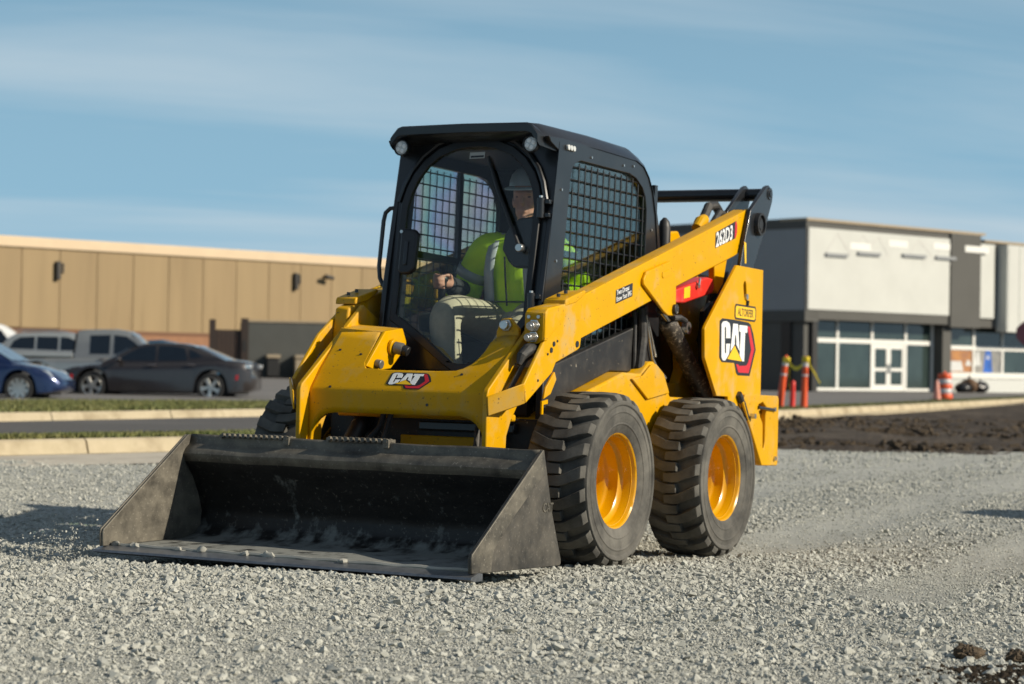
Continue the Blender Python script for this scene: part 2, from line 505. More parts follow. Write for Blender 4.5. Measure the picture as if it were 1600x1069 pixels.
M['gravel'] = noise_mat('gravel fines', (.35, .355, .32), (.51, .51, .465), 110, bump=1.0, bdist=.02, c3=(.50, .50, .45), s3=.8)
M['soil'] = noise_mat('dark soil', (.035, .027, .02), (.085, .066, .05), 3.5, bump=1.0, bdist=.12, c3=(.11, .09, .07), s3=.5)
M['asphalt'] = noise_mat('asphalt', (.075, .072, .07), (.115, .11, .105), 25, bump=.3, c3=(.13, .125, .12), s3=.3)
M['concrete'] = noise_mat('kerb concrete', (.40, .34, .23), (.47, .40, .28), 6, bump=.2, c3=(.24, .19, .12), s3=1.6)
M['gutter'] = noise_mat('gutter concrete', (.40, .36, .30), (.50, .46, .38), 5, bump=.3, c3=(.30, .27, .22), s3=1.0)
M['turf'] = noise_mat('turf soil', (.05, .06, .018), (.09, .10, .03), 4, bump=.6)
M['paving'] = noise_mat('parking asphalt', (.13, .125, .12), (.18, .172, .165), 8, bump=.2, c3=(.2, .19, .18), s3=.2)


def strip(name, left, right, mat, kind='structure', sub=1):
    """a sheet between two polylines of (u, v, z)"""
    vs = []; fs = []
    for a, b in zip(left, right):
        for k in range(sub + 1):
            t = k / sub
            p = vf(a[0] + (b[0] - a[0]) * t, a[1] + (b[1] - a[1]) * t, a[2] + (b[2] - a[2]) * t); vs.append(p)
    n = sub + 1
    for i in range(len(left) - 1):
        for k in range(sub):
            fs.append((i * n + k, i * n + k + 1, (i + 1) * n + k + 1, (i + 1) * n + k))
    o = MB().add(vs, fs).build(name, mat)
    return tag(o, kind=kind)


# the far ground: one sheet to the horizon
vs = []; fs = []
rows = [-30, 0, 10, 20, 27.9, 29, 45, 60, 75, 90, 105, 125, 160, 260, 600, 1500, 3500]
cols = [-1, -.75, -.55, -.42, -.33, -.25, -.18, -.12, -.06, 0, .06, .12, .18, .25, .33, .42, .55, .75, 1]


def far_z(u, v):
    if v < 28: return -.30
    if v < 60: return -.03
    t = min(1, (v - 60) / 45)
    s = min(1, max(0, (4 - u) / 14))
    return -.03 + t * (.10 + .42 * s)


for v in rows:
    hw = 40 + abs(v) * 1.2
    for c in cols:
        vs.append(vf(c * hw, v, far_z(c * hw, v)))
k = len(cols)
for i in range(len(rows) - 1):
    for j in range(k - 1):
        fs.append((i * k + j, i * k + j + 1, (i + 1) * k + j + 1, (i + 1) * k + j))
tag(MB().add(vs, fs).build('ground', M['soil']), kind='structure')

# the gravel lot: fine mesh near, coarser away
vrow = []
v = 2.6
while v < 27.5:
    vrow.append(v); v += max(.035, .0095 * v)
NU = 300
V_ = np.array(vrow)[:, None] * np.ones((1, NU + 1))
T_ = np.linspace(-1, 1, NU + 1)[None, :] * np.ones((len(vrow), 1))
U_ = T_ * (.30 * V_ + 2.0)
# ragged far edge: nearer on the left, farther on the right
edge = 20.3 + 6.6 / (1 + np.exp(-(T_ * 8.0 + .6))) + .35 * np.sin(T_ * 23) + .2 * np.sin(T_ * 51 + 1)
V2 = 2.6 + (V_ - 2.6) * (edge - 2.6) / (27.5 - 2.6)
U2 = T_ * (.30 * V2 + 2.0)
X_ = CAM.x + RIGHT.x * U2 + FWD.x * V2
Y_ = CAM.y + RIGHT.y * U2 + FWD.y * V2
Z_ = gz_np(X_, Y_)
pv = np.stack([X_, Y_, Z_], -1).reshape(-1, 3)
nr = len(vrow); n1 = NU + 1
ii = (np.arange(nr - 1)[:, None] * n1 + np.arange(NU)[None, :]).ravel()
fq = np.stack([ii, ii + 1, ii + n1 + 1, ii + n1], -1)
me = bpy.data.meshes.new('gravel_lot')
me.from_pydata(pv.tolist(), [], fq.tolist())
me.materials.append(M['gravel'])
for p in me.polygons: p.use_smooth = True
tag(link('gravel_lot', me), kind='structure')

# ------------------------------------------------------------------ kerbs, road, turf
def kerb(name, line, w=.16, h=.15, gap=.012, seg=3.0, z0=0.0, gutter=0.45):
    """kerb stones laid end to end along a polyline of (u, v); gutter towards the viewer"""
    pts = [Vector((a, b)) for a, b in line]
    L = [0]
    for a, b in zip(pts, pts[1:]): L.append(L[-1] + (b - a).length)
    def at(s):
        for i in range(len(pts) - 1):
            if s <= L[i + 1] or i == len(pts) - 2:
                t = (s - L[i]) / (L[i + 1] - L[i]); d = (pts[i + 1] - pts[i]).normalized()
                return pts[i] + (pts[i + 1] - pts[i]) * t, Vector((-d.y, d.x))
    root = empty(name); tag(root, kind='structure')
    n = int(L[-1] / seg)
    for i in range(n):
        s0, s1 = i * seg + gap, (i + 1) * seg - gap
        mb = MB(); secs = []
        for s in (s0, (s0 + s1) / 2, s1):
            p, nn = at(s)
            q = lambda off, z: vf(p.x + nn.x * off, p.y + nn.y * off, z0 + z)
            secs.append([q(-gutter, -.06), q(-gutter, .012), q(-.01, .004), q(.03, h - .02), q(.06, h), q(w + .04, h), q(w + .04, -.06)])
        mb.loft(secs)
        mb.build('kerb_stone', M['concrete'], root)
    return at


K1 = [(-10.5, 15.8), (-5.06, 21.5), (-3.46, 23.4), (-1.0, 26.4), (1.0, 28.4)]
K2 = [(-15, 25.0), (-7.76, 33), (-4.7, 38.5), (-1.0, 44.5), (2.2, 49.5)]
K3 = [(2.6, 38.5), (5.68, 46), (10.4, 58), (18.8, 80), (28, 104)]
kerb('near_kerb', K1)
kerb('road_kerb', K2)
kerb('lot_kerb', K3)


def off(line, d, z, du=0):
    out = []
    for i, (a, b) in enumerate(line):
        p = Vector(line[max(0, i - 1)]); q = Vector(line[min(len(line) - 1, i + 1)])
        t = (q - p).normalized(); out.append((a - t.y * d + du, b + t.x * d, z))
    return out


strip('roadway', off(K1, 1.2, .05), off(K2, -.02, .02), M['asphalt'])
strip('verge', off(K1, .19, .13), off(K1, 1.9, .10), M['turf'], sub=4)
strip('turf_strip', off(K2, .19, .13), [(-24, 40, .10), (-10, 45, .10), (-5.8, 49, .08), (-.9, 53, .08), (3.5, 56, .05)], M['turf'], sub=4)
strip('parking_lot', [(-60, 36, .02), (-24, 40, .09), (-10, 45, .09), (-5.8, 49, .07), (-.9, 53, .07), (3.2, 55, .03), (4.6, 46.0, .03), (9.4, 58.6, .05), (17.8, 80.6, .06), (27, 104.6, .06)],
      [(-95, 130, .60), (-60, 130, .60), (-35, 130, .60), (-14, 130, .60), (0, 130, .38), (6, 130, .25), (13, 130, .10), (20, 130, .10), (30, 130, .10), (50, 130, .10)], M['paving'], sub=10)
strip('lot_verge', off(K3, .19, .12), off(K3, 1.5, .10), M['turf'], sub=3)
strip('near_gutter', off(K1, -2.2, .012), off(K1, -.44, .016), M['gutter'])

# grass blades as real tufts on the verges
M['grass'] = pbr('grass', (.070, .105, .020), .7, col2=(.20, .18, .06), vs=2.2)


def grass(name, label, la, lb, n, h, z):
    vs = []; fs = []
    seg = len(la) - 1
    for i in range(n):
        s = random.random() * seg; i0 = min(int(s), seg - 1); t = s - i0; w = random.random()
        a = Vector(la[i0]).lerp(Vector(la[i0 + 1]), t); b = Vector(lb[i0]).lerp(Vector(lb[i0 + 1]), t)
        p = a.lerp(b, w); g = vf(p.x, p.y, p.z - .005)
        an = random.random() * 6.28; r = random.uniform(.012, .03); hh = h * random.uniform(.5, 1.2)
        d = Vector((math.cos(an), math.sin(an), 0)); lean = Vector((random.uniform(-.5, .5), random.uniform(-.5, .5), 0)) * hh
        o = len(vs)
        vs += [g - d * r, g + d * r, g + lean + Vector((0, 0, hh))]; fs.append((o, o + 1, o + 2))
    o = MB().add(vs, fs)
    me = bpy.data.meshes.new(name); me.from_pydata([tuple(v) for v in o.v], [], o.f); me.materials.append(M['grass'])
    return tag(link(name, me), label, 'grass', kind='stuff')


grass('verge_grass', 'thin green grass on the verge behind the near kerb', off(K1, .2, .13), off(K1, 1.3, .11), 22000, .07, .13)
grass('turf_grass', 'mown green grass strip in front of the parked cars', off(K2, .2, .13), [(-24, 40, .10), (-10, 45, .10), (-5.8, 49, .08), (-.9, 53, .08), (3.5, 56, .05)], 60000, .09, .13)
grass('lot_grass', 'thin grass line behind the kerb of the shop lot', off(K3, .2, .12), off(K3, 1.4, .10), 20000, .08, .12)

# ------------------------------------------------------------------ dug soil on the right
vs = []; fs = []
NR, NC = 70, 130
for i in range(NR):
    t = i / (NR - 1)
    for j in range(NC):
        s = j / (NC - 1)
        u0 = 0.6 + s * 24
        vn = 25.2 + s * 2.6 + .4 * math.sin(s * 17) + .25 * math.sin(s * 41)
        vfar = 35 + (u0 - 1) * 2.05
        vfar = min(vfar, 88)
        vv = vn + (vfar - vn) * t ** 1.4
        uu = u0 * (.55 + .45 * vv / 50) * .95 if u0 > 0 else u0
        w = math.sin(math.pi * min(1, t * 1.25 + .02)) if t < .8 else max(0, (1 - t) / .2) * .0
        h = noise.fractal(Vector((uu * .9, vv * .45, 3)), .9, 2.1, 5) * .10 + noise.noise(Vector((uu * .3, vv * .15, 9))) * .08
        e = min(1, t * 9) * min(1, (1 - t) * 9)
        vs.append(vf(uu, vv, -.012 + e * (.045 + h * .8)))
for i in range(NR - 1):
    for j in range(NC - 1):
        a = i * NC + j
        fs.append((a, a + 1, a + NC + 1, a + NC))
o = MB().add(vs, fs).build('dug_soil', M['soil'], smooth=True)
tag(o, kind='structure')

# unseen mound added past the right edge to cast a shadow into view
mb = MB(); NA = 40; prof_r = [0, .25, .5, .75, 1.0, 1.3]
mc = vf(5.25, 14.4)
for i, rr in enumerate(prof_r):
    for j in range(NA):
        a = 2 * math.pi * j / NA
        h = 1.25 * math.exp(-(rr / .62) ** 2) + .05 * noise.noise(Vector((rr * math.cos(a) * 3, rr * math.sin(a) * 3, 5)))
        mb.v.append((mc.x + rr * math.cos(a), mc.y + rr * math.sin(a), (h if rr < 1.25 else -.05)))
for i in range(len(prof_r) - 1):
    for j in range(NA):
        k = (j + 1) % NA
        mb.f.append((i * NA + j, i * NA + k, (i + 1) * NA + k, (i + 1) * NA + j)); mb.m.append(0)
tag(mb.build('added_shadow_mound', M['gravel'], smooth=True), kind='structure')

# ------------------------------------------------------------------ the loader
MM = Matrix(((0.999654, 0.000221, -0.026310, 0), (0, 0.999965, 0.008401, 0), (0.026311, -0.008398, 0.999619, 0.020), (0, 0, 0, 1)))
root = empty('skid_steer_loader')
root.matrix_world = MM
tag(root, 'yellow and black skid steer loader with wide bucket lowered on the gravel', 'loader')

# ---- flat lettering and emblem helpers
LOGO = dict(
    black=[(-0.002, 0.971), (0.063, 1.025), (0.388, 1.029), (0.778, 1.015), (0.842, 0.982), (0.931, 0.8), (1.012, 0.513), (0.859, 0.0), (0.533, -0.007), (0.483, 0.036), (0.426, 0.222), (0.087, 0.215), (0.016, 0.291)],
    red=[(0.78, 0.978), (0.844, 0.967), (0.992, 0.52), (0.846, 0.015), (0.545, 0.011), (0.469, 0.175), (0.525, 0.178), (0.566, 0.145), (0.768, 0.167), (0.82, 0.229), (0.899, 0.498), (0.776, 0.938)],
    C=[(0.018, 0.945), (0.063, 1.004), (0.156, 1.018), (0.24, 0.985), (0.269, 0.913), (0.281, 0.687), (0.158, 0.676), (0.15, 0.884), (0.127, 0.909), (0.109, 0.88), (0.133, 0.393), (0.152, 0.364), (0.172, 0.385), (0.164, 0.564), (0.277, 0.575), (0.255, 0.364), (0.152, 0.225), (0.085, 0.229), (0.044, 0.291)],
    A=[(0.349, 0.989), (0.487, 0.989), (0.558, 0.444), (0.459, 0.567), (0.455, 0.655), (0.442, 0.756), (0.414, 0.756), (0.406, 0.655), (0.41, 0.575), (0.293, 0.415)],
    T=[(0.529, 0.978), (0.766, 0.978), (0.766, 0.836), (0.703, 0.836), (0.701, 0.247), (0.646, 0.247), (0.564, 0.367), (0.576, 0.836), (0.529, 0.844)],
    tri=[(0.41, 0.549), (0.632, 0.244), (0.212, 0.262)])


def emblem(parent, fn, lift=.0012):
    """fn(u, v, h) -> point on the panel, h metres proud of it"""
    mb = MB()
    mats = [M['black_dec'], M['red_dec'], M['white_dec'], M['yel_dec']]
    for key, mi, lo, hi in (('black', 0, .2, 1), ('red', 1, 1.0, 1.6), ('C', 2, 1, 1.8), ('A', 2, 1, 1.8), ('T', 2, 1, 1.8), ('tri', 3, 1, 2.2)):
        mb.cm = mi
        poly = LOGO[key] if key != 'black' else [(.48 + (a - .48) * 1.055, .52 + (b - .52) * 1.075) for a, b in LOGO[key]]
        mb.prism(poly, lambda a, b: fn(a, b, lo * lift), lambda a, b: fn(a, b, hi * lift))
    me = bpy.data.meshes.new('emblem_decal')
    me.from_pydata(mb.v, [], mb.f)
    for m in mats: me.materials.append(m)
    me.polygons.foreach_set('material_index', mb.m)
    bm = bmesh.new(); bm.from_mesh(me); bmesh.ops.triangulate(bm, faces=[f for f in bm.faces if len(f.verts) > 4]); bmesh.ops.recalc_face_normals(bm, faces=bm.faces); bm.to_mesh(me); bm.free()
    return link('emblem_decal', me, parent)


def text(name, s, size, mat, org, ex, ey, parent=None, h=.0015, bold=.0, sx=1.0, shear=0.0, align='LEFT', spacing=1.0):
    """flat lettering: origin, unit vectors along and up"""
    cu = bpy.data.curves.new(name, 'FONT'); cu.body = s; cu.size = size; cu.extrude = h; cu.offset = bold * size; cu.align_x = align
    cu.shear = shear; cu.space_character = spacing; cu.resolution_u = 3
    to = bpy.data.objects.new(name, cu); COL.objects.link(to)
    dg = bpy.context.evaluated_depsgraph_get()
    me = bpy.data.meshes.new_from_object(to.evaluated_get(dg))
    bpy.data.objects.remove(to); me.materials.clear(); me.materials.append(mat); me.name = name
    ex = Vector(ex).normalized(); ey = Vector(ey).normalized(); ez = ex.cross(ey)
    Mx = Matrix((ex * sx, ey, ez)).transposed().to_4x4(); Mx.translation = Vector(org)
    me.transform(Mx)
    return link(name, me, parent)


def bolt(parent, p, ax, r=.012, h=.010, mat=None, name='bolt'):
    p = Vector(p); ax = Vector(ax).normalized()
    return MB().cyl(p, p + ax * h, r, 6).build(name, mat or M['chrome'], parent)


# ---- chassis
ch_poly = [(.12, .34), (.14, .52), (.02, .68), (-.294, .82), (-.732, .931), (-.942, .93), (-1.027, .993), (-1.09, .999), (-1.194, .954), (-1.318, .82), (-1.55, .82),
           (-2.28, .82), (-2.28, .42), (-2.1, .28), (.05, .26)]
chassis = MB().xz(ch_poly, -.575, .575).build('chassis', M['yellow_dusty'], root, bevel=.012)
for s in (1, -1):
    MB().xz([(-.80, .90), (-.93, .92), (-1.03, .98), (-1.09, .985), (-1.19, .94), (-1.27, .84), (-1.0, .80)], s * .5765, s * .590).build('frame_gusset', M['yellow_dusty'], chassis, bevel=.004)
    # black side wall under the cab
    MB().xz([(.02, .62), (.015, .925), (-.11, .950), (-1.02, 1.175), (-1.15, 1.30), (-1.25, 1.02), (-1.05, .94), (-.72, .935), (-.29, .82), (-.05, .72)], s * .462, s * .50).build('side_wall', M['black_dusty'], chassis, bevel=.006)
    # inner upright that carries the lift cylinder, with its dark pocket
    up = MB().xz([(-1.10, .80), (-1.10, 1.02), (-1.28, 1.16), (-1.40, 1.52), (-2.16, 1.52), (-2.2, .80)], s * .36, s * .42,
                 holes=[[(-1.42, 1.02), (-1.36, 1.40), (-1.75, 1.42), (-1.83, .98), (-1.78, .90), (-1.55, .90)]]).build('upright', M['yellow_dusty'], chassis, bevel=.006)
engine = MB().box((-2.22, -.355, .80), (-1.36, .355, 1.46)).build('engine_cover', M['black'], root, bevel=.03, seg=3)
MB().box((-2.36, -.56, .50), (-2.26, .56, 1.36)).build('rear_door', M['black'], root, bevel=.02)
for i in range(7):
    MB().box((-2.375, -.40, .68 + i * .08), (-2.352, .40, .71 + i * .08)).build('louvre', M['plastic'], engine)
# front cross member, coloured black for the shade under the arms
front = MB().box((.145, -.57, .28), (.20, .57, .68)).build('front_shade_plate', M['black_dusty'], chassis, bevel=.008)
MB().box((.2005, -.16, .40), (.215, .30, .585)).build('cover_plate', M['yellow_dusty'], chassis, bevel=.005)
MB().box((.16, -.05, .61), (.24, .47, .655)).build('step_ledge', M['black'], chassis, bevel=.008)

# ---- wheels
def tyre_mesh():
    mb = MB()
    # carcass: (radius, along axle), outside face at y = +.155
    prof = [(.215, .118), (.225, .135), (.245, .144), (.262, .149), (.264, .1525), (.270, .1535), (.272, .151), (.285, .153), (.318, .155), (.320, .158), (.326, .158), (.328, .155), (.350, .152), (.356, .159), (.370, .160), (.374, .154), (.377, .140), (.379, .10), (.380, 0),
            (.379, -.10), (.377, -.140), (.374, -.154), (.370, -.160), (.356, -.159), (.350, -.152), (.325, -.155), (.285, -.153), (.245, -.144), (.225, -.135), (.215, -.118), (.21, -.10), (.21, .10), (.215, .118)]
    mb.lathe(prof, (0, 0, 0), 'y', 72)
    nl = 23
    for side in (1, -1):
        for k in range(nl):
            a0 = 2 * math.pi * (k + (0 if side > 0 else .5)) / nl
            # centre line across the tread: (u toward the shoulder, shift along the rim, half width, top radius, bottom radius)
            st = [(-.034, .000, .021, .410, .376), (.024, .000, .023, .413, .376), (.046, .004, .024, .413, .376), (.100, .026, .026, .411, .375), (.138, .043, .028, .404, .373), (.151, .049, .029, .384, .366)]
            secs = []
            for (u, sh, hw, rt, rb) in st:
                sec = []
                for (dv, r) in ((-hw * 1.16, rb), (-hw, rt), (hw, rt), (hw * 1.16, rb)):
                    a = a0 + (sh + dv) / .40
                    sec.append((r * math.cos(a), u * side, r * math.sin(a)))
                secs.append(sec)
            mb.loft(secs)
    return mb


def rim_mesh():
    mb = MB()
    prof = [(.217, .128), (.224, .134), (.228, .128), (.222, .118), (.208, .112), (.206, .075), (.198, .060), (.186, .052), (.184, .010), (.178, -.004), (.170, -.012),
            (.168, -.105), (.150, -.116), (.075, -.120), (.072, -.105), (.060, -.102), (0.0001, -.102)]
    mb.lathe(prof, (0, 0, 0), 'y', 56)
    mb.lathe([(.217, .128), (.205, .10), (.20, -.12), (.222, -.128)], (0, 0, 0), 'y', 40)
    return mb


TY = tyre_mesh(); RM = rim_mesh()
tyre_me = rim_me = None
for (wx, wy, s) in ((0, .762, 1), (-1.316, .762, 1), (0, -.762, -1), (-1.316, -.762, -1)):
    wroot = empty('wheel', (wx, wy, .408), 0, root)
    wroot.rotation_euler = (0, random.uniform(0, 6.28), 0 if s > 0 else math.pi)
    if s < 0: wroot.rotation_euler = (0, random.uniform(0, 6.28), 0); wroot.scale = (1, -1, 1)
    if tyre_me is None:
        a = TY.build('tyre', M['rubber'], wroot, bevel=.004, seg=1); tyre_me = a
        b = RM.build('rim', M['rim'], wroot, smooth=True, ang=50); rim_me = b
    else:
        for src in (tyre_me, rim_me):
            c = src.copy(); COL.objects.link(c); c.parent = wroot
    for k in range(8):
        an = k * math.pi / 4
        MB().cyl((.112 * math.cos(an), -.120, .112 * math.sin(an)), (.112 * math.cos(an), -.096, .112 * math.sin(an)), .013, 6).build('wheel_nut', M['chrome'], wroot)
    MB().cyl((.10, -.115, -.13), (.10, -.05, -.13), .006, 8).build('valve', M['hose'], wroot)
    # axle
    MB().cyl((0, -.20, 0), (0, -.125, 0), .10, 20).build('axle_hub', M['yellow_dusty'], wroot)

# ---- lift arms
beam = [(-2.20, 1.90), (-2.215, 1.87), (-2.115, 1.665), (-2.10, 1.655), (-2.0, 1.622), (-1.19, 1.393), (-.93, 1.313), (-.11, 1.078), (.28, 1.042), (.28, 1.17), (.265, 1.186), (-.11, 1.277)]
oplate = [(-2.20, 1.904), (-2.217, 1.872), (-2.117, 1.662), (-2.10, 1.651), (-2.0, 1.618), (-1.19, 1.389), (-.93, 1.309), (-.11, 1.074), (-.10, 1.028), (-.07, 1.015), (.15, .948), (.185, .90), (.44, .752), (.465, .838), (.262, 1.060), (-.042, 1.262), (-.11, 1.281)]
iplate = [(.06, 1.215), (.20, 1.105), (.583, .812), (.595, .785), (.585, .44), (.53, .22), (.42, .20), (.395, .36), (.40, .54), (.397, .60), (.358, .672), (.297, .742), (.18, .86), (-.15, 1.02), (-.20, 1.10)]
for s in (1, -1):
    arm = empty('lift_arm', (0, 0, 0), 0, root)
    bm_poly = beam if s > 0 else beam[:8] + [(.16, 1.0), (.13, 1.195), (-.11, 1.277)]
    MB().xz(bm_poly, s * .532, s * .6115).build('arm_beam', M['yellow_dusty'], arm, bevel=.010, seg=3)
    MB().xz(oplate, s * .612, s * .632).build('outer_plate', M['yellow_arm'], arm, bevel=.006, seg=3)
    MB().xz([(-.042, 1.250), (.262, 1.196), (.286, 1.174), (.286, 1.042), (.262, 1.046)], s * .53, s * .6385).build('front_cover', M['yellow_arm'], arm, bevel=.006, seg=3) if s > 0 else None
    MB().xz(iplate, s * .490, s * .516).build('leg_plate', M['yellow_dusty'], arm, bevel=.005)
    # channel floor between the plates
    MB().add([(.30, s * .516, .92), (.30, s * .612, .92), (.47, s * .612, .765), (.57, s * .516, .71), (.28, s * .516, .90), (.28, s * .612, .90), (.45, s * .612, .745), (.55, s * .516, .69)],
             [(0, 1, 2, 3), (7, 6, 5, 4), (0, 4, 5, 1), (1, 5, 6, 2), (2, 6, 7, 3), (3, 7, 4, 0)]).build('channel_floor', M['yellow_dusty'], arm)
    # folded flap across the mouth of the channel
    A0 = Vector((.452, s * .634, .752)); A1 = Vector((.470, s * .634, .842)); B0 = Vector((.592, s * .522, .688)); B1 = Vector((.606, s * .522, .776))
    nn = (B0 - A0).cross(A1 - A0).normalized() * .008
    MB().add([A0, B0, B1, A1, A0 + nn, B0 + nn, B1 + nn, A1 + nn], [(0, 1, 2, 3), (7, 6, 5, 4), (0, 4, 5, 1), (1, 5, 6, 2), (2, 6, 7, 3), (3, 7, 4, 0)]).build('flap', M['yellow_dusty'], arm, bevel=.003)
    # saddle bracket on top
    MB().xz([(.088, 1.215), (.086, 1.236), (.080, 1.250), (-.118, 1.306), (-.130, 1.300), (-.125, 1.288), (-.03, 1.240)], s * .522, s * .640).build('saddle', M['yellow_dusty'], arm, bevel=.006)
    for bx in (.055, -.02):
        bolt(arm, (bx, s * .585, 1.262 - (bx - .055) * .27), (0, 0, 1), .010, .016, M['black'])
    # reinforcement plate with the cylinder ear
    MB().xz([(-.768, 1.378), (-.766, 1.402), (-.80, 1.445), (-1.095, 1.522), (-1.175, 1.42), (-1.183, 1.262), (-1.165, 1.240), (-1.084, 1.238), (-1.03, 1.255)], s * .6335, s * .650).build('ear_plate', M['yellow_arm'], arm, bevel=.005)
    MB().cyl((-1.155, s * .56, 1.275), (-1.155, s * .668, 1.275), .026, 16).build('ear_pin', M['black_dusty'], arm, bevel=.003)
    # pressed rib on the ear plate
    MB().xz([(-.99, 1.455), (-1.08, 1.478), (-1.095, 1.468), (-1.09, 1.448), (-1.0, 1.425), (-.985, 1.435)], s * .6505, s * .654).build('rib', M['yellow'], arm, bevel=.0018)
    # holes and bolts in the front of the arm
    for (hx, hz, hr) in ((.18, 1.035, .012), (.205, 1.005, .013), (.145, 1.05, .006), (.24, .985, .006), (-.065, 1.045, .016), (.33, .86, .006)):
        MB().cyl((hx, s * .628, hz), (hx, s * .6355, hz), hr, 14).build('plug', M['black'], arm)
    # front end plate with hydraulic couplers
    if s > 0: MB().yz([(s * .535, 1.05), (s * .535, 1.17), (s * .63, 1.175), (s * .63, 1.05), (s * .60, 1.03), (s * .55, 1.035)], .281, .288).build('coupler_plate', M['yellow_dusty'], arm, bevel=.002)
    for (cy_, cz_, r_, tl) in ((.585, 1.115, .026, .05), (.582, 1.062, .024, .065)) if s > 0 else ():
        MB().cyl((.286, s * cy_, cz_), (.30, s * cy_, cz_), r_ * 1.15, 6).cyl((.30, s * cy_, cz_), (.286 + tl, s * cy_, cz_ - .006), r_ * .8, 14).cyl((.286 + tl, s * cy_, cz_ - .006), (.30 + tl, s * cy_, cz_ - .008), r_ * .55, 12).build('coupler', M['chrome'], arm, bevel=.002)
    for cy_ in (.555, .605) if s > 0 else ():
        bolt(arm, (.286, s * cy_, 1.155), (1, 0, 0), .009, .010)
    if s > 0: MB().tube([(.24, s * .575, 1.01), (.33, s * .575, 1.00), (.37, s * .565, .97), (.385, s * .56, .93)], [.030, .030, .024, .012], 12).build('hose_coupler', M['hose'], arm)
    MB().tube([(.22, s * .565, 1.00), (.32, s * .56, .955), (.40, s * .556, .87), (.47, s * .55, .79)], .013, 8).build('hose', M['hose'], arm)
    # small tab and hook low on the outer plate
    MB().xz([(.185, .905), (.165, .87), (.22, .80), (.29, .775), (.27, .83)], s * .634, s * .646).build('tab', M['yellow_dusty'], arm, bevel=.003)
    MB().xz([(.235, .775), (.295, .765), (.295, .705), (.278, .705), (.278, .750), (.235, .755)], s * .632, s * .640).build('hook', M['yellow'], arm)
    # red safety brace stored under the beam
    br = MB().xz([(-1.20, 1.366), (-1.205, 1.312), (-1.42, 1.322), (-1.80, 1.400), (-1.82, 1.435), (-1.80, 1.478), (-1.72, 1.482), (-1.5, 1.432)], s * .50, s * .596).build('safety_brace', M['red'], arm, bevel=.008)
    MB().xz([(-1.40, 1.345), (-1.48, 1.358), (-1.48, 1.418), (-1.40, 1.402)], s * .5965, s * .598).build('warning_label', M['yel_dec'], br)
    bolt(br, (-1.57, s * .596, 1.425), (0, s, 0), .016, .015)
    MB().tube([(-1.57, s * .61, 1.43), (-1.575, s * .612, 1.465)], .006, 8).build('brace_pin', M['chrome'], br)
    # cylinder rod eye bracket hanging from the beam rear
    MB().xz([(-1.80, 1.56), (-1.98, 1.60), (-1.93, 1.46), (-1.86, 1.40), (-1.82, 1.42)], s * .56, s * .60).build('bracket', M['yellow'], arm, bevel=.006)
    # rear link levers, black
    lev = [(-2.37, 2.045), (-2.41, 2.058), (-2.455, 2.04), (-2.478, 2.0), (-2.47, 1.965), (-2.36, 1.78), (-2.21, 1.57), (-1.93, 1.10), (-1.84, 1.08), (-1.80, 1.14), (-2.02, 1.565), (-2.045, 1.65), (-2.145, 1.89)]
    link_o = MB().xz(lev, s * .640, s * .664).xz(lev, s * .505, s * .527).build('rear_link', M['black'], root, bevel=.004)
    MB().lathe([(.0001, .02), (.03, .02), (.032, .012), (.05, .012), (.052, .026), (.064, .026), (.066, 0)], (-2.262, s * .664, 1.82), 'y', 28).build('pivot_boss', M['black_dusty'], link_o, smooth=True) if s > 0 else None
    MB().lathe([(.0001, .012), (.018, .012), (.02, .006), (.034, .006), (.036, 0)], (-2.425, s * .664, 2.01), 'y', 24).build('tube_end', M['black'], link_o, smooth=True)
    MB().xz([(-2.09, 1.70), (-2.06, 1.705), (-2.08, 1.585), (-2.10, 1.585)], s * .6645, s * .6655).build('warning_label', M['yel_dec'], link_o)
    # lift cylinder
    cyl = empty('lift_cylinder', (0, 0, 0), 0, root)
    MB().cyl((-1.165, s * .565, 1.275), (-1.32, s * .565, 1.205), .022, 14).build('rod', M['rod'], cyl, smooth=True)
    MB().tube([(-1.275, s * .555, 1.225), (-1.30, s * .555, 1.205), (-1.31, s * .555, 1.198), (-1.86, s * .545, .835)], [.034, .052, .050, .050], 20).build('barrel', M['mud_black'], cyl, smooth=True)
    MB().tube([(-1.26, s * .60, 1.235), (-1.33, s * .61, 1.24), (-1.40, s * .61, 1.225)], .016, 10).build('hose', M['hose'], cyl)
    MB().lathe([(.016, 0), (.034, 0), (.034, .03), (.016, .03)], (-1.43, s * .59, 1.19), 'y', 18).build('hose_clamp', M['chrome'], cyl, smooth=True)
    # hose bundle and steel lines behind the beam
    MB().tube([(-1.02, s * .53, 1.27), (-1.035, s * .53, 1.12), (-1.005, s * .53, .96), (-1.0, s * .53, .90)], [.022, .028, .028, .02], 10).build('hose_sleeve', M['hose'], root)
    MB().tube([(-1.0, s * .50, 1.25), (-.985, s * .51, 1.05), (-.985, s * .51, .91)], .011, 8).build('hose', M['hose'], root)
    MB().tube([(-1.10, s * .515, 1.24), (-1.20, s * .515, 1.02), (-1.25, s * .515, .98), (-1.38, s * .515, .92)], .008, 8).build('steel_line', M['chrome'], root)
    MB().tube([(-1.18, s * .49, 1.22), (-1.30, s * .49, 1.03)], .007, 8).build('steel_line', M['chrome'], root)
    # rear tower with its bumper
    tower = empty('rear_tower', (0, 0, 0), 0, root)
    tp = [(-1.815, 1.540), (-1.835, 1.556), (-2.225, 1.558), (-2.244, .862), (-2.25, .60), (-1.80, .60), (-1.76, .835), (-1.60, .835), (-1.42, 1.034), (-1.408, 1.184), (-1.425, 1.205)]
    slot = [(-1.935, 1.455), (-1.945, 1.475), (-1.965, 1.475), (-1.975, 1.46), (-1.985, 1.40), (-2.005, 1.385), (-2.0, 1.37), (-1.965, 1.372), (-1.95, 1.39)]
    MB().xz(tp, s * .700, s * .720, holes=[slot]).build('tower_plate', M['yellow_tower'], tower, bevel=.004)
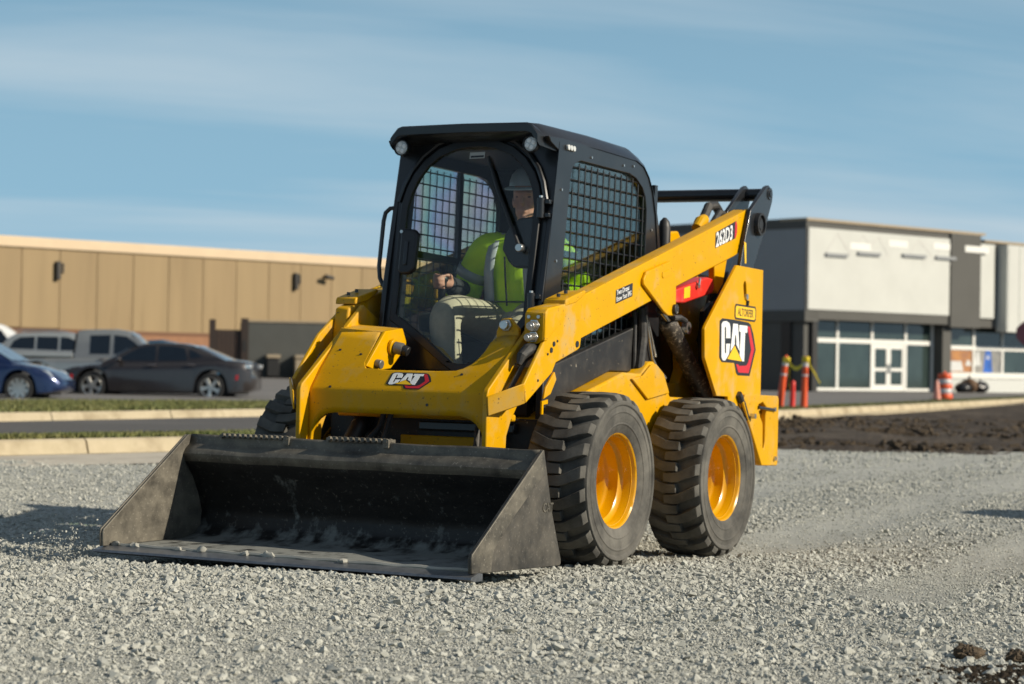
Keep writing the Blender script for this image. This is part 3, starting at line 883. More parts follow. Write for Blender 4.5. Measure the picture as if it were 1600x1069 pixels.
    MB().xz([(-1.80, 1.30), (-2.2, 1.5), (-2.2, .60), (-1.80, .60)], s * .52, s * .545).build('tower_inner', M['black'], tower)
    MB().box((-2.246, s * .545, .60), (-2.232, s * .699, 1.55)).build('tower_back', M['yellow'], tower)
    bp = [(-1.905, .805), (-1.935, .853), (-2.43, .856), (-2.447, .84), (-2.457, .47), (-2.445, .459), (-2.212, .46)]
    bslot = [(-2.135, .80), (-2.20, .815), (-2.265, .785), (-2.25, .74), (-2.25, .60), (-2.24, .555), (-2.215, .56), (-2.205, .70), (-2.15, .75)]
    bum = MB().xz(bp, s * .7205, s * .752, holes=[bslot]).build('bumper', M['yellow_dusty'], tower, bevel=.005)
    MB().box((-2.44, s * .56, .46), (-2.28, s * .7195, .84)).build('bumper_box', M['yellow_dusty'], tower, bevel=.01)
    MB().cyl((-2.12, s * .757, .785), (-2.36, s * .757, .775), .009, 8).build('latch_rod', M['black'], bum)
    bolt(bum, (-2.37, s * .752, .778), (0, s, 0), .014, .012); bolt(bum, (-2.40, s * .752, .50), (0, s, 0), .014, .012)
    bolt(bum, (-2.02, s * .752, .735), (0, s, 0), .016, .03)
    MB().tube([(-1.885, s * .73, .855), (-1.935, s * .735, .80), (-2.0, s * .735, .72)], .020, 10).build('bumper_rod', M['hose'], bum)
    bolt(tower, (-1.985, s * .712, 1.392), (0, s, 0), .018, .014, M['chrome'])

# lettering on the near side
armL = [o for o in root.children if o.name.startswith('lift_arm')][0]
towL = [o for o in root.children if o.name.startswith('rear_tower')][0]
emblem(towL, lambda a, b, h: (-1.622 - a * .500, .7205 + h, .968 + b * .270))
al = MB()
al.cm = 0
al.xz([(-1.815, 1.325), (-1.83, 1.345), (-2.115, 1.345), (-2.13, 1.33), (-2.13, 1.275), (-2.115, 1.26), (-1.83, 1.26), (-1.815, 1.275)], .7206, .7216).build('dealer_plate', M['black_dec'], towL)
MB().xz([(-1.828, 1.325), (-1.838, 1.335), (-2.107, 1.335), (-2.117, 1.322), (-2.117, 1.282), (-2.107, 1.270), (-1.838, 1.270), (-1.828, 1.28)], .7218, .7222).build('dealer_field', M['yel_dec'], towL)
text('dealer_lettering', 'ALTORFER', .060, M['black_dec'], (-1.9725, .7224, 1.2825), (-1, 0, 0), (0, 0, 1), towL, .0004, .012, .80, 0, 'CENTER')
MB().cyl((-1.99, .72, 1.345), (-1.99, .724, 1.372), .012, 8).build('plate_hook', M['black'], towL)
ex = Vector((-.31, 0, .086)).normalized(); ey = Vector((-.03, 0, 1))
MB().prism([(0, 0), (0, .085), (.30, .096), (.318, .07), (.318, .03), (.30, 0.0)], lambda a, b: Vector((-1.722, .6326, 1.640)) + ex * a + Vector((0, 0, 1)) * b, lambda a, b: Vector((-1.722, .6332, 1.640)) + ex * a + Vector((0, 0, 1)) * b).build('model_plate', M['black_dec'], armL)
MB().prism([(.285, .002), (.285, .093), (.300, .094), (.316, .07), (.316, .03), (.300, .002)], lambda a, b: Vector((-1.722, .6333, 1.640)) + ex * a + Vector((0, 0, 1)) * b, lambda a, b: Vector((-1.722, .6337, 1.640)) + ex * a + Vector((0, 0, 1)) * b).build('model_plate_trim', M['red_dec'], armL)
text('model_number', '262D3', .112, M['white_dec'], (-1.728, .6339, 1.647), ex, (0, 0, 1), armL, .0005, .022, .80)
lp = Vector((-.478, .6326, 1.262)); lx = Vector((-.193, 0, .050)).normalized()
MB().prism([(0, 0), (0, .067), (.200, .067), (.200, 0)], lambda a, b: lp + lx * a + Vector((0, 0, b)), lambda a, b: lp + Vector((0, .0006, 0)) + lx * a + Vector((0, 0, b))).build('notice_plate', M['black_dec'], armL)
text('notice_lettering', 'Two Drops', .036, M['white_dec'], lp + Vector((0, .0008, .040)) + lx * .008, lx, (0, 0, 1), armL, .0004, .01, .88)
text('notice_lettering', 'Know Your SPG', .034, M['white_dec'], lp + Vector((0, .0008, .008)) + lx * .008, lx, (0, 0, 1), armL, .0004, .01, .78)

# torque tube across the back
MB().cyl((-2.425, -.504, 2.005), (-2.425, .504, 2.005), .036, 24).cyl((-2.425, .528, 2.005), (-2.425, .639, 2.005), .036, 24).cyl((-2.425, -.639, 2.005), (-2.425, -.528, 2.005), .036, 24).build('torque_tube', M['black'], root, smooth=True)
MB().tube([(-1.92, .46, 1.79), (-2.02, .46, 1.90), (-2.12, .46, 1.915), (-2.22, .46, 1.86), (-2.28, .46, 1.72)], .026, 12).build('hose', M['hose'], root)
MB().tube([(-1.98, .50, 1.79), (-2.08, .50, 1.87), (-2.16, .50, 1.87), (-2.24, .50, 1.80)], .02, 12).build('hose', M['hose'], root)
MB().tube([(-1.84, .47, 1.76), (-1.89, .47, 1.80), (-1.94, .47, 1.82)], [.03, .036, .030], 14).build('hose_elbow', M['yellow'], root)
MB().tube([(-1.47, .44, 1.42), (-1.47, .44, 1.73), (-1.47, .44, 1.765), (-1.47, .44, 1.785)], [.034, .034, .026, .008], 16).build('exhaust_stack', M['black_dusty'], root, smooth=True)
MB().xz([(-1.47, 1.62), (-1.50, 1.71), (-1.66, 1.73), (-1.72, 1.68), (-1.70, 1.60)], .36, .44).build('lift_eye', M['yellow'], root, bevel=.01)

# ---- front cross panel between the legs
def xfz(z):
    if z <= .775: return .520
    if z <= .80: return .520 - (z - .775) ** 2 / .05 * .73
    if z < .89: return .5109 - (z - .80) * .78
    return .4407 - (z - .89) * .95


def lerp_tab(t, y):
    for (a, b), (c, d) in zip(t, t[1:]):
        if y <= c: return b + (d - b) * (y - a) / (c - a) if c > a else d
    return t[-1][1]


top_t = [(-.489, 1.10), (-.38, 1.085), (-.262, 1.072), (-.256, .925), (-.235, .895), (-.10, .888), (.17, .889), (.26, .893), (.29, .903), (.325, .926), (.345, .952), (.359, .985), (.366, 1.03), (.385, 1.058), (.42, 1.066), (.489, 1.07)]
bot_t = [(-.489, .50), (-.476, .50), (-.470, .585), (-.455, .615), (-.430, .648), (-.395, .672), (-.35, .680), (.34, .683), (.385, .672), (.42, .650), (.448, .615), (.46, .585), (.466, .50), (.489, .50)]
ys = sorted(set([a for a, b in top_t] + [a for a, b in bot_t] + [(-.489 + .978 * i / 60) for i in range(61)]))
vs = []; fs = []; NZ = 16
for y in ys:
    zt, zb = lerp_tab(top_t, y), lerp_tab(bot_t, y)
    lv = np.concatenate([np.linspace(zb, min(.772, zt), 4), np.linspace(.778, .802, 4), np.linspace(.82, .884, 3), np.linspace(min(.89, zt), zt, 5)])
    for z in lv: vs.append((xfz(z), y, z))
for i in range(len(ys) - 1):
    for j in range(NZ - 1):
        a = i * NZ + j
        fs.append((a, a + NZ, a + NZ + 1, a + 1))
panel = MB().add(vs, fs).build('cross_panel', M['yellow_dusty'], root, smooth=True, ang=60)
md = panel.modifiers.new('solid', 'SOLIDIFY'); md.thickness = .022; md.offset = -1
# emblem on the sloping face
def pan(a, b, h):
    z = .803 + b * .070; y = -.084 + a * .222 + b * .016
    return (xfz(z) + h * 1.0 + .0006, y, z + h * .7)
emblem(panel, pan)
# raised box with its coupler, far wing
MB().xz([(.425, .905), (.26, 1.078), (.10, 1.10), (.05, 1.02), (.16, .93), (.20, .90), (.33, .885)], -.256, -.236).build('wing_side', M['yellow'], panel, bevel=.004)
MB().add([(.264, -.49, 1.09), (.264, -.25, 1.074), (.10, -.25, 1.10), (.10, -.49, 1.115), (.264, -.49, 1.075), (.264, -.25, 1.060), (.10, -.25, 1.085), (.10, -.49, 1.10)],
         [(0, 1, 2, 3), (7, 6, 5, 4), (0, 4, 5, 1), (1, 5, 6, 2), (2, 6, 7, 3), (3, 7, 4, 0)]).build('wing_top', M['yellow_dusty'], panel)
cp = MB().cyl((.20, -.236, 1.005), (.20, -.218, 1.002), .042, 22).build('coupler_flange', M['yellow'], panel, bevel=.004)
MB().cyl((.20, -.218, 1.002), (.19, -.178, .995), .030, 20).build('coupler_body', M['dull_steel'], cp, smooth=True)
MB().cyl((.19, -.178, .995), (.185, -.150, .982), .025, 16).build('coupler_cap', M['plastic'], cp, bevel=.003)
MB().cyl((.335, -.236, .920), (.335, -.205, .915), .022, 16).build('pin_end', M['dull_steel'], panel, bevel=.003)
for (py_, pz_) in ((-.43, .98), (-.30, .96), (.30, .875), (-.38, .80), (.16, .73)):
    MB().cyl((xfz(pz_) - .004, py_, pz_), (xfz(pz_) + .003, py_, pz_), .007, 10).build('plug', M['black'], panel)
# pin bracket on the near wing
MB().yz([(.37, 1.05), (.37, 1.085), (.395, 1.145), (.44, 1.15), (.488, 1.10), (.488, 1.04)], .235, .262).build('pin_bracket', M['yellow_dusty'], panel, bevel=.005)
MB().cyl((.262, .425, 1.115), (.275, .425, 1.115), .030, 6).cyl((.27, .425, 1.115), (.30, .425, 1.115), .022, 16).build('pin_bolt', M['chrome'], panel, bevel=.003)
# tilt cylinders and hoses in the dark under the panel
for s in (1, -1):
    tcy = MB().tube([(.22, s * .36, .66), (.38, s * .36, .50), (.50, s * .36, .40)], [.045, .045, .03], 16).build('tilt_cylinder', M['black_dusty'], root, smooth=True)
    MB().cyl((.46, s * .36, .44), (.60, s * .36, .30), .024, 14).build('rod', M['rod'], tcy, smooth=True)
    MB().yz([(s * .27, .16), (s * .27, .50), (s * .46, .50), (s * .46, .16)], .60, .62).build('coupler_frame', M['black_dusty'], root, bevel=.006)
for y0, y1 in ((-.20, -.24), (-.16, -.15), (.33, .36)):
    MB().tube([(.30, y0, .70), (.34, y0, .62), (.40, y1, .54), (.46, y1, .46), (.52, y1, .42)], .014, 8).build('hose', M['hose'], root)
MB().box((.22, -.47, .665), (.30, .47, .70)).build('cross_tube', M['yellow_dusty'], root, bevel=.01)

# ---- cab
def fx(z): return -.055 - (z - 1.31) * .145          # raked front plane of the cab
cab = empty('cab', (0, 0, 0), 0, root)
side_out = [(.00, .95), (-.045, 1.31), (-.172, 1.985), (-.07, 2.02), (-.05, 2.045), (-.20, 2.052), (-1.05, 2.048), (-1.16, 2.015), (-1.25, 1.955), (-1.315, 1.87), (-1.365, 1.75), (-1.405, 1.60), (-1.42, 1.02), (-1.10, .94)]
side_win = [(-.205, 1.00), (-.234, 1.346), (-.30, 1.88), (-.315, 1.915), (-.345, 1.945), (-.40, 1.964), (-.98, 1.966), (-1.07, 1.95), (-1.14, 1.915), (-1.185, 1.865), (-1.205, 1.80), (-1.205, 1.25), (-1.19, 1.215), (-1.16, 1.19), (-.24, .97), (-.215, .975)]
for s in (1, -1):
    sp = MB().xz(side_out, s * .425, s * .452, holes=[side_win]).build('side_panel', M['black'], cab, bevel=.004)
    MB().xz(side_win, s * .4275, s * .4315).build('side_glass', M['glass_side'] if s > 0 else M['glass_rain'], cab)
    g = MB()
    for i in range(14):
        x = -.25 - i * .070
        zb = max(.985, .98 + (-.24 - x) * .235); zt = 1.95 if -1.0 < x < -.34 else (1.95 - ((x + .34) * 6.5 if x > -.34 else 0) - ((-1.0 - x) ** 2 * 3.2 if x < -1.0 else 0))
        lean = (x + .7) * -.02
        if zt > zb: g.tube([(x, s * .445, zb), (x - .012, s * .445, zt)], .0042, 6)
    for i in range(15):
        z = 1.02 + i * .065
        xa = -.215 - max(0, z - 1.05) * .10; xb = -1.20
        if z < 1.19: xb = -.24 - (z - .975) / .235
        if z > 1.88: xb = -1.17 + (z - 1.88) * 1.2
        if xb < xa: g.tube([(xa, s * .4395, z), (xb, s * .4395, z + .004)], .0042, 6)
    g.build('window_guard', M['black'], cab)
    MB().xz([(-.715, 1.10), (-.715, 1.96), (-.752, 1.96), (-.752, 1.11)], s * .405, s * .4245).build('window_pillar', M['black'], cab)
    MB().xz([(-.235, 1.48), (-.235, 1.515), (-1.20, 1.50), (-1.20, 1.465)], s * .404, s * .4245).build('window_rail', M['black'], cab)
    for (bx, bz) in ((-.52, 1.995), (-.90, 2.0), (-1.02, 2.01), (-.20, 1.80), (-.165, 1.45), (-1.27, 1.70), (-1.32, 1.45)):
        bolt(cab, (bx, s * .452, bz), (0, s, 0), .007, .006, M['chrome'])
    for k in range(3):
        MB().cyl((-.245 - k * .030, s * .452, 2.012), (-.245 - k * .030, s * .466, 2.012), .014, 12).build('marker_lens', M['lens'], cab, bevel=.002)
# roof: flat top, chamfered sides, rolled down at the back
path = [(-.015, 2.092), (-.030, 2.108), (-.10, 2.113), (-.6, 2.117), (-1.06, 2.113), (-1.18, 2.085), (-1.27, 2.02), (-1.335, 1.93), (-1.385, 1.80), (-1.42, 1.62), (-1.435, 1.40)]
secs = []
for i, (x, z) in enumerate(path):
    a = path[max(0, i - 1)]; b = path[min(len(path) - 1, i + 1)]
    t = Vector((b[0] - a[0], b[1] - a[1])).normalized(); nx, nz2 = t.y, -t.x   # outward normal
    if nz2 < 0 and x > -1.3: nx, nz2 = -nx, -nz2
    if x < -1.3: nx, nz2 = -abs(nx), abs(nz2)
    ks = 1 - .10 * max(0, min(1, (x + .17) / .15))
    def P(y, d): return (x + nx * d, y * ks, z + nz2 * d)
    secs.append([P(-.458, -.072), P(-.452, -.060), P(-.405, -.012), P(-.385, 0), P(-.15, .004), P(.15, .004), P(.385, 0), P(.405, -.012), P(.452, -.060), P(.458, -.072), P(.40, -.060), P(-.40, -.060)])
MB().loft(secs).build('roof', M['black'], cab, smooth=True, ang=35)
# visor lip along the front of the roof, dipping at the corners
MB().loft([[(-.012, y, 2.108 - dz), (-.004, y, 2.10 - dz), (-.006, y, 2.065 - dz), (-.03, y, 2.05 - dz), (-.19, y * 1.09, 2.03 - dz), (-.19, y * 1.09, 2.06 - dz)] for y, dz in ((-.412, .052), (-.402, .038), (-.375, .008), (-.35, 0), (0, -.004), (.35, 0), (.375, .008), (.402, .038), (.412, .052))]).build('visor', M['black'], cab, smooth=True, ang=35)
# front frame with the arched doorway
door = [(-.372, 1.16), (-.375, 1.72), (-.355, 1.80), (-.325, 1.868), (-.275, 1.935), (-.205, 1.99), (-.12, 2.022), (-.03, 2.034), (.03, 2.034), (.12, 2.022), (.205, 1.99), (.275, 1.935), (.325, 1.868), (.355, 1.80), (.375, 1.72), (.372, 1.16),
        (.31, 1.08), (.20, .985), (.12, .93), (.06, .912), (.0, .917), (-.06, .955), (-.18, 1.04), (-.31, 1.125)]
cen = (0, 1.5)
def grow(p, k): 
    d = Vector((p[0] - cen[0], p[1] - cen[1])); l = d.length
    return (p[0] + d.x / l * k, p[1] + d.y / l * k)
door_o = [grow(p, .022) for p in door]
frame_out = [(-.448, .90), (-.448, 2.05), (.448, 2.05), (.448, .90)]
FN = lambda off: (lambda a, b: (fx(b) + off, a, b))
MB().prism(frame_out, FN(-.06), FN(-.012), holes=[[grow(p, .004) for p in door]]).build('front_frame', M['black'], cab, bevel=.006)
dr = empty('door', (0, 0, 0), 0, cab)
MB().prism(door_o, FN(-.010), FN(.014), holes=[[grow(p, -.022) for p in door]]).build('door_frame', M['plastic'], dr, bevel=.006)
MB().prism([grow(p, -.012) for p in door], FN(-.002), FN(.003)).build('door_glass', M['glass_door'], dr)
# arch trim around the opening
MB().tube([(fx(p[1]) + .004, p[0], p[1]) for p in [grow(q, .045) for q in door[1:15]]], .013, 8).build('arch_trim', M['black'], cab, smooth=True)
# sticker on the glass
MB().prism([(.0, 0), (0, .032), (.085, .034), (.085, .002)], lambda a, b: (fx(1.955 + b) + .0035, -.035 + a, 1.955 + b), lambda a, b: (fx(1.955 + b) + .0042, -.035 + a, 1.955 + b)).build('sticker', M['grey_dec'], dr)
MB().prism([(.006, .005), (.006, .015), (.079, .017), (.079, .007)], lambda a, b: (fx(1.955 + b) + .0043, -.035 + a, 1.955 + b), lambda a, b: (fx(1.955 + b) + .0048, -.035 + a, 1.955 + b)).build('sticker_band', M['black_dec'], dr)
# wiper, motor cover, latch
wp = MB().tube([(fx(1.945) + .02, .085, 1.945), (fx(1.80) + .022, .15, 1.80), (fx(1.50) + .03, .31, 1.505)], [.006, .010, .010], 8).build('wiper_arm', M['plastic'], dr)
MB().tube([(fx(1.96) + .012, .075, 1.965), (fx(1.62) + .012, .235, 1.62)], .006, 6).build('wiper_blade', M['hose'], wp)
MB().cyl((fx(1.505), .312, 1.505), (fx(1.505) + .045, .312, 1.505), .020, 14).build('wiper_pivot', M['chrome'], wp, bevel=.003)
MB().prism([(.235, 1.44), (.195, 1.50), (.20, 1.57), (.225, 1.62), (.27, 1.655), (.358, 1.665), (.358, 1.41), (.27, 1.41)], FN(-.075), FN(-.004)).build('wiper_motor_cover', M['plastic'], dr, bevel=.012)
MB().prism([(-.356, 1.39), (-.360, 1.585), (-.345, 1.605), (-.285, 1.60), (-.262, 1.575), (-.262, 1.40), (-.285, 1.375), (-.335, 1.372)], FN(.004), FN(.045)).build('door_latch', M['plastic'], dr, bevel=.012)
MB().prism([(-.325, 1.42), (-.325, 1.54), (-.305, 1.54), (-.305, 1.42)], FN(.0455), FN(.052)).build('latch_button', M['black'], dr, bevel=.003)
bolt(dr, (fx(1.59) + .045, -.352, 1.588), (1, 0, 0), .009, .006)
for hz in (1.70, 1.235):
    hg = MB().cyl((fx(hz) + .028, .402, hz - .05), (fx(hz) + .028, .402, hz + .05), .019, 14).box((fx(hz) - .004, .385, hz + .02), (fx(hz) + .024, .446, hz + .042)).box((fx(hz) - .004, .385, hz - .045), (fx(hz) + .024, .446, hz - .023)).build('hinge', M['black'], dr, bevel=.003)
    bolt(hg, (fx(hz) + .028, .402, hz + .05), (0, 0, 1), .010, .010)
# lit edge strip of the near post
MB().prism([(.449, .95), (.4535, .95), (.4535, 2.03), (.449, 2.03)], FN(-.02), FN(-.004)).build('post_edge', M['black'], cab)
MB().prism([(-.36, 1.60), (-.40, 1.62), (-.41, 1.66), (-.37, 1.70)], FN(-.05), FN(-.01)).build('post_gusset', M['black'], cab)
# work lamps under the visor
for s in (1, -1):
    lamp = MB().lathe([(.0001, -.05), (.030, -.045), (.040, -.02), (.041, .008), (.037, .010), (.034, .004)], (-.035, s * .362, 2.005), 'x', 24).build('work_lamp', M['plastic'], cab, smooth=True)
    MB().lathe([(.0001, .008), (.02, .007), (.034, .003)], (-.035, s * .362, 2.005), 'x', 24).build('lamp_lens', M['lens'], lamp, smooth=True)
    for k in range(4):
        an = k * math.pi / 2 + .4
        MB().lathe([(.0001, .0095), (.010, .009), (.012, .006)], (-.035, s * .362 + .018 * math.cos(an), 2.005 + .018 * math.sin(an)), 'x', 10).build('diode', M['white_dec'], lamp, smooth=True)
    MB().box((-.075, s * .352, 2.035), (-.05, s * .372, 2.062)).build('lamp_bracket', M['plastic'], lamp)
# hoop rail on the far post
MB().tube([(-.13, -.445, 1.715), (-.125, -.470, 1.712), (-.118, -.492, 1.69), (-.115, -.500, 1.65), (-.10, -.508, 1.42), (-.098, -.500, 1.36), (-.095, -.478, 1.325), (-.09, -.445, 1.30)], .011, 10).build('hand_rail', M['black'], cab, smooth=True)
# back wall with window, floor, dash
MB().yz([(-.425, .95), (-.425, 1.95), (.425, 1.95), (.425, .95)], -1.40, -1.365, holes=[[(-.36, 1.35), (-.36, 1.88), (.36, 1.88), (.36, 1.35)]]).build('back_wall', M['black'], cab)
MB().yz([(-.358, 1.352), (-.358, 1.878), (.358, 1.878), (.358, 1.352)], -1.385, -1.381).build('rear_glass', M['glass_side'], cab)
MB().box((-1.36, -.42, .66), (.0, .42, .70)).build('cab_floor', M['plastic'], cab)
MB().box((-.02, -.42, .70), (.02, .42, .90)).build('toe_board', M['plastic'], cab)
for s in (1, -1):
    MB().xz([(-1.36, .70), (-1.36, 1.10), (-.60, 1.10), (-.10, .98), (-.02, .70)], s * .33, s * .42).build('console', M['plastic'], cab, bevel=.02)
    MB().box((-.72, s * .25, 1.10), (-.30, s * .40, 1.20)).build('arm_rest', M['plastic'], cab, bevel=.03, seg=3)
    js = MB().tube([(-.36, s * .29, 1.19), (-.35, s * .285, 1.26), (-.335, s * .275, 1.30), (-.33, s * .27, 1.36)], [.012, .016, .020, .024], 12).build('joystick', M['plastic'], cab, smooth=True)
    MB().ell((-.33, s * .268, 1.372), .032, .028, .026, 14, 8).build('joystick_knob', M['plastic'], js, smooth=True)
seat = empty('operator_seat', (0, 0, 0), 0, cab)
MB().box((-.98, -.24, .95), (-.45, .24, 1.06)).build('cushion', M['cloth_black'], seat, bevel=.05, seg=4)
MB().xz([(-.92, 1.05), (-1.02, 1.62), (-1.05, 1.72), (-1.13, 1.72), (-1.14, 1.60), (-1.04, 1.02)], -.23, .23).build('seat_back', M['cloth_black'], seat, bevel=.045, seg=4)
MB().box((-.95, -.2, .70), (-.5, .2, .95)).build('seat_base', M['plastic'], seat)
# round yellow pedal guard seen through the lower glass
MB().tube([(-.10, -.20, 1.02), (-.08, -.12, 1.00), (-.07, -.06, .95), (-.07, -.03, .86)], .016, 8).build('foot_guard', M['yellow'], cab)
# headliner
MB().box((-1.15, -.40, 2.02), (-.20, .40, 2.045)).build('headliner', M['plastic'], cab)

# ---- bucket
bk = empty('bucket', (0, 0, 0), 0, root)
prof = [(.835, .552), (.842, .515), (.848, .503), (.880, .478), (.892, .462), (.886, .446), (.872, .425), (.815, .36), (.762, .275), (.725, .19), (.735, .12), (.79, .075), (.88, .056), (1.10, .050), (1.43, .042)]
sm = []
for (a, b), (c, d) in zip(prof, prof[1:]):
    for k in range(3): sm.append((a + (c - a) * k / 3, b + (d - b) * k / 3))
sm.append(prof[-1])
yy = np.linspace(-.93, .93, 40)
vs = []; fs = []; n_lip = 17
for (x, z) in sm:
    for y in yy:
        vs.append((x + .002 * math.sin(y * 9 + z * 20), y, z + .0015 * math.sin(y * 13)))
k = len(yy)
for i in range(len(sm) - 1):
    for j in range(k - 1):
        fs.append((i * k + j, i * k + j + 1, (i + 1) * k + j + 1, (i + 1) * k + j))
mbk = MB(); nl_ = n_lip * (k - 1)
mbk.cm = 1; mbk.add(vs, fs[:nl_]); mbk.cm = 0; mbk.f += fs[nl_:]; mbk.m += [0] * (len(fs) - nl_)
sh_ = mbk.build('bucket_shell', [M['bucket_in'], M['steel']], bk, smooth=True, ang=50)
md = sh_.modifiers.new('solid', 'SOLIDIFY'); md.thickness = .010; md.offset = 1
splate = [(.846, .552), (.868, .552), (1.470, .125), (1.474, .112), (1.470, .050), (1.33, .046), (.66, .046), (.648, .055), (.65, .075), (.75, .28)]
for s in (1, -1):
    spo = MB().xz(splate, s * .930, s * .942).build('side_plate', M['steel_dark'] if s > 0 else M['steel'], bk, bevel=.003)
    MB().xz([(.862, .550), (.870, .553), (1.474, .127), (1.478, .112), (1.473, .049), (1.305, .048), (1.30, .09), (1.285, .140), (1.136, .262), (.852, .450)], s * .9422, s * .951).build('wear_strip', M['steel'], spo, bevel=.003)
    if s > 0:
        text('raised_lettering', 'CAT', .055, M['steel'], (.845, .9424, .285), (-1, 0, 0), (0, 0, 1), spo, .003, .02, .9)
ce = MB().loft([[(1.40, y, .030), (1.402, y, .048), (1.43, y, .052), (1.495, y, .036), (1.500, y, .026), (1.47, y, .018), (1.40, y, .018)] for y in np.linspace(-.962, .962, 24)]).build('cutting_edge', M['edge'], bk, smooth=True, ang=25)
MB().tube([(1.412, y, .056 + .002 * math.sin(y * 31)) for y in np.linspace(-.925, .925, 60)], .010, 6).build('weld_bead', M['weld'], ce, smooth=True)
for y in (-.90, -.79, -.55, -.43, -.20, -.08, .30):
    mb = MB(); mb.ell((1.420, y, .054), random.uniform(.010, .02), random.uniform(.014, .034), random.uniform(.010, .020), 12, 8)
    mb.v = [(a + .012 * noise.noise(Vector((a, b, c)) * 60), b + .016 * noise.noise(Vector((b, c, a)) * 50), c + .012 * noise.noise(Vector((c, a, b)) * 60)) for a, b, c in mb.v]
    mb.build('dirt_clod', M['weld'], bk, smooth=True)
# serrated steps on the top edge
for y0, y1, z in ((-.755, -.37, .553), (-.165, .165, .560)):
    mb = MB().box((.815, y0, z - .035), (.838, y1, z - .004)).box((.80, y0, z - .012), (.862, y0 + .012, z + .006)).box((.80, y1 - .03, z - .03), (.862, y1, z + .008))
    n = int((y1 - y0) / .028)
    for i in range(n):
        yc = y0 + (i + .5) * (y1 - y0) / n
        for xr in (.822, .856):
            mb.add([(xr - .014, yc - .011, z - .006), (xr + .010, yc - .011, z - .006), (xr + .010, yc + .009, z - .006), (xr - .014, yc + .009, z - .006), (xr - .010, yc - .003, z + .012), (xr + .006, yc - .003, z + .012), (xr + .006, yc + .006, z + .010), (xr - .010, yc + .006, z + .010)],
                   [(0, 3, 2, 1), (4, 5, 6, 7), (0, 1, 5, 4), (1, 2, 6, 5), (2, 3, 7, 6), (3, 0, 4, 7)])
    mb.build('step', M['steel'], bk)
# fine spoil lying along the top rail

# ------------------------------------------------------------------ the operator
M['skin'] = pbr('skin', (.56, .27, .19), .55, var=.12, vs=20)
M['hair'] = pbr('hair', (.05, .035, .025), .8, var=.2)
M['trousers'] = pbr('grey work trousers', (.46, .385, .28), .9, var=.1, vs=25, bump=.4, bs=30)
M['hat'] = pbr('hard hat shell', (.33, .35, .37), .4, var=.06)
M['hatbrim'] = pbr('hat brim', (.62, .62, .58), .5, var=.05)
M['boot'] = pbr('boot leather', (.10, .06, .035), .7, var=.2)
M['glove'] = pbr('dark cuff', (.02, .02, .024), .85, var=.2)
M['hivis'] = pbr('lime high visibility cloth', (.66, 1.0, .012), .75, var=.14, vs=9, bump=.5, bs=18)
M['reflect'] = pbr('grey reflective tape', (.42, .43, .44), .35, var=.08)
M['eye'] = pbr('eye', (.22, .11, .08), .4, var=.1)

PO = Vector((-.72, 0, 1.06))
person = empty('person')
person.matrix_world = MM @ Matrix.Translation(PO)
tag(person, 'operator in lime jacket and hard hat sitting at the controls in the cab', 'person')


def pp(x, y, z): return (x - PO.x, y - PO.y, z - PO.z)


def limb(mb, pts, rad, n=14):
    """smooth tapered limb through the joints"""
    P = [Vector(p) for p in pts]
    out = []; rr = []
    for i in range(len(P) - 1):
        for k in range(5):
            t = k / 5
            a = P[max(0, i - 1)]; b = P[i]; c = P[i + 1]; d = P[min(len(P) - 1, i + 2)]
            q = .5 * ((2 * b) + (c - a) * t + (2 * a - 5 * b + 4 * c - d) * t * t + (3 * b - a - 3 * c + d) * t ** 3)
            out.append(q); rr.append(rad[i] + (rad[i + 1] - rad[i]) * t)
    out.append(P[-1]); rr.append(rad[-1])
    mb.tube([pp(*q) for q in out], rr, n)
    for q, r in ((out[0], rr[0]), (out[-1], rr[-1])):
        mb.ell(pp(*q), r, r, r, 12, 8)
    return mb


def remesh(mb, name, mat, parent, vox=.008, sm=6):
    o = mb.build(name, mat, parent)
    md = o.modifiers.new('remesh', 'REMESH'); md.mode = 'VOXEL'; md.voxel_size = vox; md.use_smooth_shade = True
    if sm:
        s2 = o.modifiers.new('smooth', 'SMOOTH'); s2.iterations = sm; s2.factor = .5
    return o


HEAD = Vector((-.655, .035, 1.800)); TURN = R(8)
def hd(f, l, u):
    """head frame: forward, left, up from the head centre"""
    c, s_ = math.cos(TURN), math.sin(TURN)
    return (HEAD.x + f * c - l * s_, HEAD.y + f * s_ + l * c, HEAD.z + u)


SH = {1: (-.665, .195, 1.535), -1: (-.645, -.195, 1.535)}
EL = {1: (-.70, .315, 1.30), -1: (-.665, -.315, 1.315)}
WR = {1: (-.44, .285, 1.335), -1: (-.43, -.275, 1.345)}
HP = {1: (-.74, .10, 1.13), -1: (-.74, -.10, 1.13)}
KN = {1: (-.32, .17, 1.10), -1: (-.205, -.165, 1.185)}
AN = {1: (-.15, .13, .80), -1: (-.17, -.10, .80)}

body = MB()
limb(body, [(-.75, 0, 1.13), (-.735, 0, 1.28), (-.70, 0, 1.45), (-.685, 0, 1.56)], [.14, .135, .145, .09])
limb(body, [(-.685, 0.01, 1.56), (-.665, .03, 1.70)], [.062, .056])
body.ell(pp(*hd(-.005, 0, .03)), .098, .076, .108, 18, 12)
body.ell(pp(*hd(.028, 0, -.055)), .062, .056, .062, 14, 10)        # jaw
body.ell(pp(*hd(.072, 0, -.095)), .020, .024, .018, 10, 8)         # chin
body.ell(pp(*hd(.098, 0, -.012)), .017, .013, .026, 10, 8)         # nose
body.ell(pp(*hd(.106, 0, -.024)), .012, .017, .010, 10, 8)
body.ell(pp(*hd(.080, 0, .028)), .018, .052, .010, 12, 8)          # brow
body.ell(pp(*hd(.086, 0, -.055)), .011, .026, .007, 10, 6)         # lips
body.ell(pp(*hd(.085, 0, -.067)), .010, .022, .007, 10, 6)
